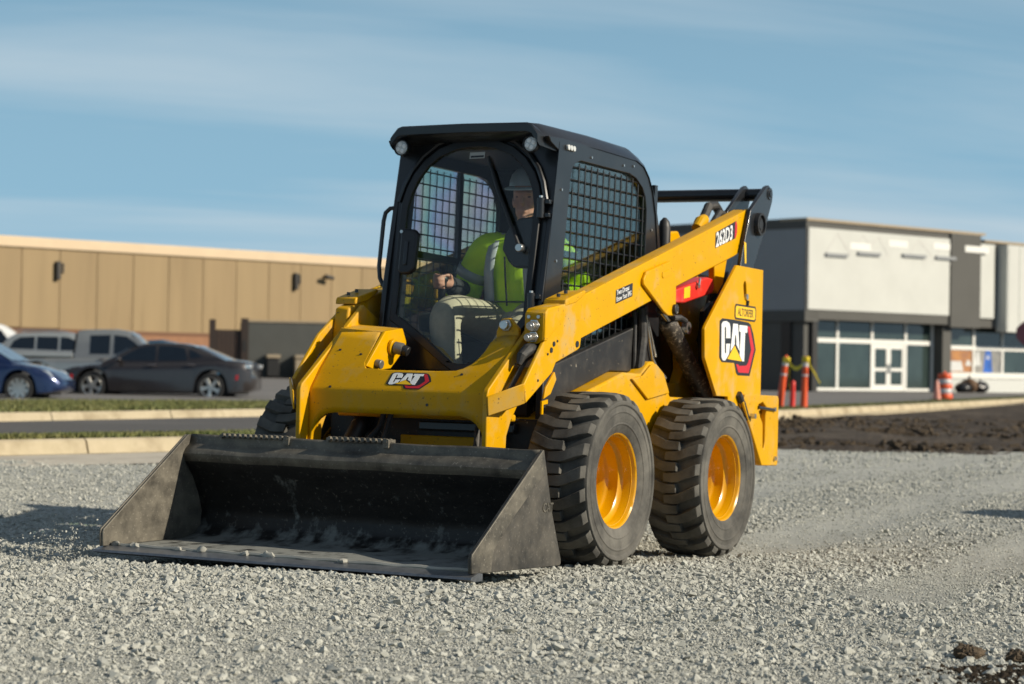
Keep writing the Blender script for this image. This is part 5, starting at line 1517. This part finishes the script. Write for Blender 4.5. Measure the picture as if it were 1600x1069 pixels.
# main shop front, recessed under the sign
def zpx(px, y):
    return .93 + (577.2 + .0157 * (px - 800) - y) * (106 + .669 * st(px)) / 3400
mull = [1279.7, 1328, 1382, 1434.5, 1476]
zs, ztr, ztop = .12, 2.62, 3.62
O0, O1 = -.9, -.78
grp(sp_, wbox(MB(), .05, st(1500), .0, 3.61, -1.59, -1.0, *S_), 'shop_interior', M['lampblk'])
for a, b in zip(mull, mull[1:]):
    dr_ = a == 1382
    grp(sp_, wbox(MB(), st(a) + .1, st(b) - .1, ztr + .12, ztop - .05, O0 + .03, O0 + .06, *S_), 'transom_pane', M['shopglass'])
    if not dr_: grp(sp_, wbox(MB(), st(a) + .1, st(b) - .1, zs + .14, ztr - .10, O0 + .03, O0 + .06, *S_), 'shop_pane', M['shopglass'])
for a in mull:
    grp(sp_, wbox(MB(), st(a) - .09, st(a) + .09, zs, ztop, O0, O1, *S_), 'mullion', M['frame'])
grp(sp_, wbox(MB(), st(mull[0]) + .09, st(mull[-1]) - .09, ztr - .10, ztr + .12, O0 + .005, O1 - .005, *S_), 'transom_bar', M['frame'])
grp(sp_, wbox(MB(), st(mull[0]) + .09, st(1382) - .09, zs, zs + .14, O0 + .005, O1 - .005, *S_), 'sill_bar', M['frame'])
grp(sp_, wbox(MB(), st(1434.5) + .09, st(mull[-1]) - .09, zs, zs + .14, O0 + .005, O1 - .005, *S_), 'sill_bar', M['frame'])
da, db = st(1382) + .09, st(1434.5) - .09
dm = (da + db) / 2
for x0, x1, hs in ((da, dm - .01, 1), (dm + .01, db, -1)):
    dd = grp(sp_, MB().prism([(x0, zs), (x0, ztr - .11), (x1, ztr - .11), (x1, zs)], lambda a, b: wpt(a, b, O0 + .01, *S_), lambda a, b: wpt(a, b, O0 + .09, *S_),
             holes=[[(x0 + .17, 1.30), (x0 + .17, ztr - .34), (x1 - .17, ztr - .34), (x1 - .17, 1.30)], [(x0 + .17, zs + .32), (x0 + .17, 1.14), (x1 - .17, 1.14), (x1 - .17, zs + .32)]]), 'door', M['frame'])
    for za, zb_ in ((1.31, ztr - .35), (zs + .33, 1.13)):
        mb = wbox(MB(), x0 + .172, x1 - .172, za, zb_, O0 + .04, O0 + .05, *S_); mb.xf(sp_.matrix_world.inverted()); mb.build('door_pane', M['shopglass'], dd)
    hx = x1 - .08 if hs > 0 else x0 + .08
    mb = wbox(MB(), hx - .03, hx + .03, 1.05, 1.5, O0 + .095, O0 + .14, *S_); mb.xf(sp_.matrix_world.inverted()); mb.build('door_handle', M['alloy'], dd)
# piers
grp(sp_, wbox(MB(), st(1262), st(1279.7) - .1, .0, 3.61, -1.0, -.25, *S_), 'pier', M['shopgrey'])
grp(sp_, wbox(MB(), st(1476) + .1, st(1491), .0, 3.49, -1.0, -.2, *S_), 'pier', M['shopgrey'])
# second window bay with posters
m2 = [1494.4, 1540.8, 1585.7, 1631]
z_s2, z_t2 = 1.02, 2.45
for a, b in zip(m2, m2[1:]):
    grp(sp_, wbox(MB(), st(a) + .1, st(b) - .1, z_t2 + .12, 3.46, O0 + .03, O0 + .06, *S_), 'transom_pane', M['shopglass'])
    grp(sp_, wbox(MB(), st(a) + .1, st(b) - .1, z_s2 + .12, z_t2 - .10, O0 + .03, O0 + .06, *S_), 'shop_pane', M['shopglass'])
for a in m2:
    grp(sp_, wbox(MB(), st(a) - .09, st(a) + .09, z_s2, 3.5, O0, O1, *S_), 'mullion', M['frame'])
grp(sp_, wbox(MB(), st(m2[0]) + .09, st(m2[-1]) - .09, z_t2 - .10, z_t2 + .12, O0 + .005, O1 - .005, *S_), 'transom_bar', M['frame'])
grp(sp_, wbox(MB(), st(m2[0]) - .1, st(m2[-1]), z_s2 - .18, z_s2 + .12, O0 + .004, O1 + .06, *S_), 'sill_bar', M['frame'])
grp(sp_, wbox(MB(), st(m2[0]) - .1, t_end - 1, .0, z_s2 - .18, O0 - .1, O1, *S_), 'stall_riser', M['sill'])
grp(sp_, wbox(MB(), st(1492), t_end - .5, .0, 3.54, -1.59, -1.0, *S_), 'shop_interior', M['lampblk'])
P_ = dict(o=pbr('poster orange', (.52, .24, .07), .4, var=.5, vs=1.8, col2=(.25, .12, .08)), w=pbr('poster pale', (.60, .60, .58), .4, var=.1), b=pbr('poster blue', (.03, .12, .45), .4, var=.3, vs=2), g=pbr('poster dim', (.16, .17, .18), .4, var=.5, vs=1.5, col2=(.34, .32, .28)))
def poster(a, b, parts):
    for i, (p0, p1, q0, q1, key) in enumerate(parts):
        ta, tb = st(a) + .12, st(b) - .12; z0, z1 = z_s2 + .14, z_t2 - .12
        poly = [(ta + (tb - ta) * p0, z0 + (z1 - z0) * q0), (ta + (tb - ta) * p1, z0 + (z1 - z0) * q0), (ta + (tb - ta) * (p1 - .08 * (i > 0)), z0 + (z1 - z0) * q1), (ta + (tb - ta) * (p0 + .08 * (i > 0)), z0 + (z1 - z0) * q1)]
        grp(sp_, MB().prism(poly, lambda x, z: wpt(x, z, O0 + .062 + i * .003, *S_), lambda x, z: wpt(x, z, O0 + .064 + i * .003, *S_)), 'poster', P_[key])
poster(m2[0], m2[1], ((0, 1, 0, 1, 'o'), (.08, .70, .05, .50, 'w'), (.75, 1, .30, .55, 'w')))
poster(m2[1], m2[2], ((0, 1, 0, 1, 'g'), (.34, .70, .0, 1, 'b'), (.45, .58, .62, .82, 'w'), (.0, .25, .3, .95, 'w')))
# shaded side wall
grp(sp_, wbox(MB(), .05, 24, 4.05, 8.05, -1.0, .02, *G_), 'side_wall', M['shopside'])
grp(sp_, wbox(MB(), -.02, 24, 8.052, 8.55, -1.0, .05, *G_), 'side_coping', M['shopgrey'])
grp(sp_, wbox(MB(), .0, 24, 3.50, 4.048, -1.0, .04, *G_), 'side_band', M['shopgrey'])
for k in range(6):
    t0 = .9 + k * 2.9
    grp(sp_, wbox(MB(), t0, t0 + 2.6, 2.55, 3.45, -.6, -.5, *G_), 'side_pane', M['brownpane'])
    grp(sp_, wbox(MB(), t0, t0 + 2.6, .4, 2.45, -.6, -.5, *G_), 'side_pane', M['bluepane'] if k % 2 else M['shopglass'])
grp(sp_, wbox(MB(), .05, 24, .0, 3.49, -1.0, -.62, *G_), 'side_base', M['lampblk'])

# ------------------------------------------------------------------ delineators, drum, tape, signs
M['orange'] = pbr('orange plastic', (.72, .085, .012), .45, var=.08, dust=(.5, .2, .1), ds=3, dlo=.55, dhi=.8, dmax=.3)
M['redplastic'] = pbr('red orange plastic', (.70, .035, .02), .4, var=.08)
M['pink'] = pbr('faded pink plastic', (.62, .25, .18), .5, var=.08)
M['band'] = pbr('reflective band', (.55, .53, .52), .3, var=.08)
M['ytape'] = pbr('yellow caution tape', (.72, .55, .02), .5, var=.1)
M['baseblk'] = pbr('rubber base', (.05, .045, .035), .8, var=.2)


def delin(name, label, px, v, z, h, r0, tilt, mat, bands=True, cap=True):
    u = (px - 800) / 3400 * v
    rt = rooted(name, vf(u, v, z), label, 'traffic post', 'traffic posts beside the shop lot kerb')
    a = rt.matrix_world.translation
    d = Vector((0, 0, 1)) + RIGHT * tilt
    P = lambda k: (d * (h * k)).to_tuple()
    MB().tube([P(0.03), P(.1), P(.75), P(.93), P(.97), P(1.0)], [r0 * 1.25, r0 * 1.1, r0 * .9, r0 * .85, r0 * .6, r0 * .2], 16).build('post', mat, rt, smooth=True)
    MB().lathe([(.0001, .06), (r0 * 1.5, .06), (r0 * 3.2, .03), (r0 * 3.3, 0)], (0, 0, 0), 'z', 8).build('base', M['baseblk'], rt)
    if bands:
        for k0, k1 in ((.62, .70), (.80, .88)):
            MB().tube([P(k0), P(k1)], [r0 * .955, r0 * .90], 16, caps=False).build('band', M['band'], rt, smooth=True)
    return rt, a + d * h


_, topA = delin('delineator', 'leaning orange post at the left, wrapped with yellow tape at its top', 1219, 50.2, .12, 1.24, .075, .12, M['orange'])
delin('delineator', 'short plain red post between the two taller banded ones', 1239, 50.0, .12, .66, .06, .03, M['redplastic'], bands=False)
_, topB = delin('delineator', 'upright orange post at the right, with yellow tape hanging from it', 1257, 49.6, .12, 1.22, .072, .03, M['orange'])
tape = MB()
def ribbon(mb, pts, w=.06):
    vs = []; fs = []
    for i, p in enumerate(pts):
        p = Vector(p); vs += [p + Vector((0, 0, w / 2)) + RIGHT * .012 * math.sin(i * 2.0), p - Vector((0, 0, w / 2))]
    for i in range(len(pts) - 1): fs.append((2 * i, 2 * i + 1, 2 * i + 3, 2 * i + 2))
    return mb.add(vs, fs)
A = topA - Vector((0, 0, .10)); B = topB - Vector((0, 0, .06))
ribbon(tape, [A.lerp(B, t / 10) - Vector((0, 0, .22 * math.sin(math.pi * t / 10))) - FWD * .10 for t in range(11)], .09)
ribbon(tape, [B - FWD * .1 + (RIGHT * .32 - Vector((0, 0, .55))) * (t / 6) * 1.0 for t in range(7)], .07)
ribbon(tape, [A - FWD * .12 + RIGHT * .06 - Vector((0, 0, 1)) * (t / 6) * .9 for t in range(7)], .05)
for Cc in (A, B):
    tape.tube([Cc - Vector((0, 0, .07)), Cc + Vector((0, 0, .05))], [.088, .084], 12)
o = tape.build('caution_tape', M['ytape'], None, solid=.004)
tag(o, 'yellow caution tape strung between the two tall orange posts', 'tape')

v_d = 82.0
dr = rooted('traffic_drum', vf((1477 - 800) / 3400 * v_d, v_d, .06), 'orange and white striped traffic drum in front of the shop pier', 'drum')
for k, (z0, z1, mk) in enumerate(((0.0, .22, 'orange'), (.22, .40, 'band'), (.40, .58, 'orange'), (.58, .76, 'band'), (.76, .98, 'orange'))):
    MB().lathe([(.29 - z0 * .05, z0 + .004), (.30 - z0 * .05, z0 + .02), (.30 - z1 * .05, z1 - .02), (.285 - z1 * .05, z1 - .004), (.0001, z1 - .004)], (0, 0, 0), 'z', 24).build('drum_band', M[mk], dr, smooth=True)
MB().box((-.08, -.02, .976), (.08, .02, 1.05)).build('drum_handle', M['orange'], dr, bevel=.01)
MB().lathe([(.0001, .03), (.42, .03), (.44, 0)], (0, 0, 0), 'z', 20).build('drum_base', M['baseblk'], dr)
v_c = 78.5
pc = rooted('traffic_cone', vf((1465 - 800) / 3400 * v_c, v_c, .07), 'slim faded pink cone standing beside the striped drum', 'cone')
MB().tube([(0, 0, .03), (.0, 0, .25), (0, 0, .68), (0, 0, .72)], [.15, .12, .06, .03], 16).build('cone_body', M['pink'], pc, smooth=True)
MB().box((-.2, -.2, 0), (.2, .2, .03)).build('cone_base', M['baseblk'], pc)

# rubbish bags against the stall riser
M['bag'] = pbr('black bag', (.012, .012, .014), .35, var=.2, bump=1.0, bs=4)
M['bagbrown'] = pbr('brown bundle', (.11, .06, .03), .8, var=.2)
for px, w, h, mk, lab in ((1503, .55, .55, 'bag', 'small black rubbish bag at the left end of the heap by the stall riser'), (1513, .34, .80, 'bagbrown', 'brown bundle with dark top in the middle of the rubbish heap'), (1530, .70, .62, 'bag', 'wide black rubbish bag at the right end of the heap by the stall riser')):
    t = st(px); c = wpt(t, .08, .1, *S_)
    bb = rooted('rubbish_bag', c, lab, 'bag', 'rubbish heap by the shop')
    mb = MB().ell((0, 0, h * .46), w, .45, h * .5, 18, 12)
    mb.v = [(a + .06 * noise.noise(Vector((a * 4, b * 4, c2 * 4))), b, max(0, c2 + .08 * noise.noise(Vector((a * 5 + 3, b * 5, c2 * 5))))) for a, b, c2 in mb.v]
    mb.build('bag_body', M[mk], bb, smooth=True)
    MB().tube([(0, 0, h * .86), (.02, 0, h * .98), (.05, 0, h * 1.08)], [.09, .05, .09], 8).build('bag_neck', M['bag'], bb, smooth=True)

# stop sign cut by the right edge
v_s = 62.0
ss_ = rooted('stop_sign', vf((1606 - 800) / 3400 * v_s, v_s, .06), 'dark red octagonal sign plate cut by the right edge of the picture', 'sign')
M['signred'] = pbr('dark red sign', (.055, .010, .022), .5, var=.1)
octo = [(.36 * math.cos(R(22.5 + 45 * k)), .36 * math.sin(R(22.5 + 45 * k))) for k in range(8)]
cz = .93 + (590 - 521) * v_s / 3400
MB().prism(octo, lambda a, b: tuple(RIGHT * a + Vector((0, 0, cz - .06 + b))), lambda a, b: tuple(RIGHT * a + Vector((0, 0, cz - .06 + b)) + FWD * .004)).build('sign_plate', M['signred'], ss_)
MB().box((-.03, -.03, 0), (.03, .03, cz + .3)).build('sign_post', M['alloy'], ss_).location = tuple(FWD * .06)

# ------------------------------------------------------------------ loose crushed stone
def stone_mat(name, a, b):
    m = bpy.data.materials.new(name); m.use_nodes = True
    nt = m.node_tree; bs = nt.nodes['Principled BSDF']; L = nt.links.new
    bs.inputs['Roughness'].default_value = .95; bs.inputs['Specular IOR Level'].default_value = .2
    oi = N(nt, 'ShaderNodeObjectInfo')
    mx = N(nt, 'ShaderNodeMix', data_type='RGBA'); mx.inputs['A'].default_value = rgba(a); mx.inputs['B'].default_value = rgba(b)
    L(oi.outputs['Random'], mx.inputs['Factor'])
    t = N(nt, 'ShaderNodeTexCoord'); n1 = N(nt, 'ShaderNodeTexNoise', i_Scale=3.0, i_Detail=4.0); L(t.outputs['Object'], n1.inputs['Vector'])
    m2 = N(nt, 'ShaderNodeMix', data_type='RGBA', blend_type='MULTIPLY'); m2.inputs['Factor'].default_value = .5
    L(mx.outputs['Result'], m2.inputs['A']); L(n1.outputs[0], m2.inputs['B'])
    hs = N(nt, 'ShaderNodeBrightContrast'); hs.inputs['Bright'].default_value = .05
    L(m2.outputs['Result'], hs.inputs[0]); L(hs.outputs[0], bs.inputs['Base Color'])
    return m


M['stone'] = stone_mat('crushed stone', (.39, .39, .34), (.52, .52, .46))


def scatter_tree(name, mat, seed=0, nvar=10):
    ng = bpy.data.node_groups.new(name, 'GeometryNodeTree')
    ng.interface.new_socket('Geometry', in_out='INPUT', socket_type='NodeSocketGeometry')
    ng.interface.new_socket('Geometry', in_out='OUTPUT', socket_type='NodeSocketGeometry')
    L = ng.links.new
    gi = ng.nodes.new('NodeGroupInput'); go = ng.nodes.new('NodeGroupOutput')
    g2i = ng.nodes.new('GeometryNodeGeometryToInstance')
    for k in range(nvar):
        ico = ng.nodes.new('GeometryNodeMeshIcoSphere'); ico.inputs['Radius'].default_value = 1; ico.inputs['Subdivisions'].default_value = 1
        sp = ng.nodes.new('GeometryNodeSetPosition'); rv = ng.nodes.new('FunctionNodeRandomValue'); rv.data_type = 'FLOAT_VECTOR'
        rv.inputs[0].default_value = (-.52, -.52, -.42); rv.inputs[1].default_value = (.52, .52, .42)
        for s in rv.inputs:
            if s.name == 'Seed': s.default_value = seed + k * 13
        L(ico.outputs['Mesh'], sp.inputs['Geometry']); L(rv.outputs[0], sp.inputs['Offset'])
        chn = ng.nodes.new('GeometryNodeConvexHull'); L(sp.outputs[0], chn.inputs[0])
        sh = ng.nodes.new('GeometryNodeSetShadeSmooth'); sh.inputs['Shade Smooth'].default_value = False; L(chn.outputs[0], sh.inputs[0])
        sm_ = ng.nodes.new('GeometryNodeSetMaterial'); sm_.inputs['Material'].default_value = mat; L(sh.outputs[0], sm_.inputs[0])
        L(sm_.outputs[0], g2i.inputs[0])
    iop = ng.nodes.new('GeometryNodeInstanceOnPoints'); iop.inputs['Pick Instance'].default_value = True
    L(gi.outputs[0], iop.inputs['Points']); L(g2i.outputs[0], iop.inputs['Instance'])
    ri = ng.nodes.new('FunctionNodeRandomValue'); ri.data_type = 'INT'
    for s in ri.inputs:
        if s.name == 'Min' and s.type == 'INT': s.default_value = 0
        if s.name == 'Max' and s.type == 'INT': s.default_value = nvar - 1
    L([o for o in ri.outputs if o.type == 'INT'][0], iop.inputs['Instance Index'])
    rr_ = ng.nodes.new('FunctionNodeRandomValue'); rr_.data_type = 'FLOAT_VECTOR'; rr_.inputs[0].default_value = (-.7, -.7, 0); rr_.inputs[1].default_value = (.7, .7, 6.283)
    L(rr_.outputs[0], iop.inputs['Rotation'])
    na = ng.nodes.new('GeometryNodeInputNamedAttribute'); na.data_type = 'FLOAT_VECTOR'; na.inputs['Name'].default_value = 'size'
    L([o for o in na.outputs if o.name == 'Attribute'][0], iop.inputs['Scale'])
    L(iop.outputs[0], go.inputs[0])
    return ng


def scatter(name, label, pts, sizes, mat, seed=0):
    me = bpy.data.meshes.new(name)
    me.from_pydata(pts.tolist(), [], [])
    at = me.attributes.new('size', 'FLOAT_VECTOR', 'POINT')
    at.data.foreach_set('vector', sizes.astype(np.float32).ravel())
    o = link(name, me)
    md = o.modifiers.new('stones', 'NODES'); md.node_group = scatter_tree(name, mat, seed)
    me.materials.append(mat)
    return tag(o, label, 'gravel', kind='stuff')


allp = []; alls = []
for v0, v1, dens, r0, r1, pw in ((4.6, 6.2, 3000, .0042, .020, 2.5), (6.2, 8.2, 27000, .0025, .019, 2.8), (8.2, 10.5, 17000, .0030, .019, 2.8), (10.5, 13.5, 7600, .0036, .019, 2.7), (13.5, 17, 4000, .0042, .016, 2.9), (17, 21, 1500, .0055, .018, 2.9), (21, 27, 300, .008, .022, 2.8)):
    area = (v1 - v0) * 2 * (.25 * (v0 + v1) / 2 + .8)
    n = int(area * dens)
    v = np.sqrt(rng.uniform(v0 ** 2, v1 ** 2, n)); u = rng.uniform(-1, 1, n) * (.25 * v + .8)
    x = CAM.x + RIGHT.x * u + FWD.x * v; y = CAM.y + RIGHT.y * u + FWD.y * v
    # packed, dusty lanes keep few loose stones
    yl = .76 + .074 * np.minimum(0, x + 2.3)
    lane = np.exp(-((y - yl) / .30) ** 4) * (x < -1.5) + np.exp(-((y - yl + 1.52) / .30) ** 4) * (x < -1.5)
    lane += np.exp(-(((x - 3.2) * .45 + (y - 3.6) * .9) / .28) ** 2) * (y > 2.6)
    lane += np.exp(-((y - 2.36 - .10 * x) / .24) ** 4) * (x < .6)
    patch = .5 + .5 * np.sin(x * .9 + 1.3 * np.sin(y * .8)) * np.sin(y * 1.15 + .7 * np.sin(x * 1.1))
    keep = rng.uniform(0, 1, n) < np.clip((.22 + .55 * patch ** 1.3) * (1 - .75 * np.clip(lane, 0, 1)), .06, 1) * np.where(v < 12, 1, .8)
    edge_v = 20.2 + 6.4 / (1 + np.exp(-(u / (.30 * v + 2.0) * 8.0 + .6)))
    keep &= v < edge_v
    x, y, v = x[keep], y[keep], v[keep]
    s = np.minimum(r0 * rng.uniform(1e-6, 1, len(x)) ** (-1 / pw), r1 * rng.uniform(.7, 1, len(x)))
    ln = lane[keep]; s = np.where(ln > .4, np.minimum(s, r0 * 1.7), s)
    z = gz_np(x, y) + s * rng.uniform(.05, .55, len(x))
    an = np.stack([s * rng.uniform(.75, 1.35, len(x)), s * rng.uniform(.7, 1.1, len(x)), s * rng.uniform(.45, .85, len(x))], -1)
    allp.append(np.stack([x, y, z], -1)); alls.append(an)
P = np.concatenate(allp); S = np.concatenate(alls)
scatter('gravel', 'loose grey crushed stone covering the lot', P, S, M['stone'])

# stones thrown up at the far corner of the bucket
n = 900
t = rng.uniform(0, 1, n); ang = rng.normal(0, .55, n)
c = np.array((1.52, -1.02, .05))
dist = np.abs(rng.normal(0, .20, n)); hgt = np.abs(rng.normal(0, .07, n)) * np.exp(-dist * 2.0)
pts = np.stack([c[0] + rng.normal(0, .10, n) + .1 * dist, c[1] - dist * np.cos(ang), c[2] + hgt], -1)
s = .0015 + .0045 * rng.uniform(0, 1, n) ** 3
o = scatter('gravel_spray', 'fine stone chips flying off the far corner of the bucket', pts, np.stack([s, s, s * .8], -1), M['stone'], 99)
# pushed heap along the cutting edge
n = 7000
y = rng.uniform(-1.0, .98, n); d = np.abs(rng.normal(0, .045, n)); x = 1.505 + d
z = gz_np(x, y) + np.maximum(0, .030 - d * .25) * rng.uniform(0, 1, n)
s = .004 + .011 * rng.uniform(0, 1, n) ** 3
scatter('gravel_heap', 'low ridge of crushed stone pushed up along the cutting edge', np.stack([x, y, z], -1), np.stack([s, s * .8, s * .7], -1), M['stone'], 55)

# dirt clods at the lower right
M['clod'] = noise_mat('clod earth', (.05, .038, .026), (.14, .105, .07), 18, bump=1.0, bdist=.02)
for (px, py, r, lab) in ((1516, 1018, .046, 'dark crumbly earth clod on the gravel at the lower right'), (1596, 1022, .042, 'dark earth clod cut by the right edge of the picture')):
    v = .93 * 3400 / (py + 8 - (577.2 + .0157 * (px - 800))); u = (px - 800) / 3400 * v
    p = vf(u, v, 0); p.z = gz(p.x, p.y) - .004
    mb = MB().ell((0, 0, r * .4), r * 1.4, r, r * .50, 56, 36)
    mb.v = [tuple(Vector(q) * (1 + .38 * noise.noise(Vector(q) * 26) + .30 * abs(noise.noise(Vector(q) * 70)) + .16 * noise.noise(Vector(q) * 170))) for q in mb.v]
    o = mb.build('earth_clod', M['clod'], None, smooth=True); o.location = p
    tag(o, lab, 'clod', 'earth clods at the lower right')
# soil spill around them
n = 5000
v = 6.95 - np.abs(rng.normal(0, .30, n)) ** 1.2; u = v * (.250 - np.abs(rng.normal(0, .020, n)))
x = CAM.x + RIGHT.x * u + FWD.x * v; y = CAM.y + RIGHT.y * u + FWD.y * v
s = .0015 + .009 * rng.uniform(0, 1, n) ** 5
o = scatter('soil_crumbs', 'dark soil crumbs spilled on the gravel at the lower right corner', np.stack([x, y, gz_np(x, y) + .006], -1), np.stack([s, s, s * .7], -1), M['clod'], 77)
o['category'] = 'soil'

# clods over the dug soil
n = 5200
v = rng.uniform(26.5, 44, n); u = rng.uniform(.03, .26, n) * v
x = CAM.x + RIGHT.x * u + FWD.x * v; y = CAM.y + RIGHT.y * u + FWD.y * v
s = .012 + .07 * rng.uniform(0, 1, n) ** 4
o = scatter('soil_clods', 'dark clods lying over the dug soil behind the loader', np.stack([x, y, np.full(n, .03)], -1), np.stack([s, s, s * .7], -1), M['clod'], 31)
o['category'] = 'soil'
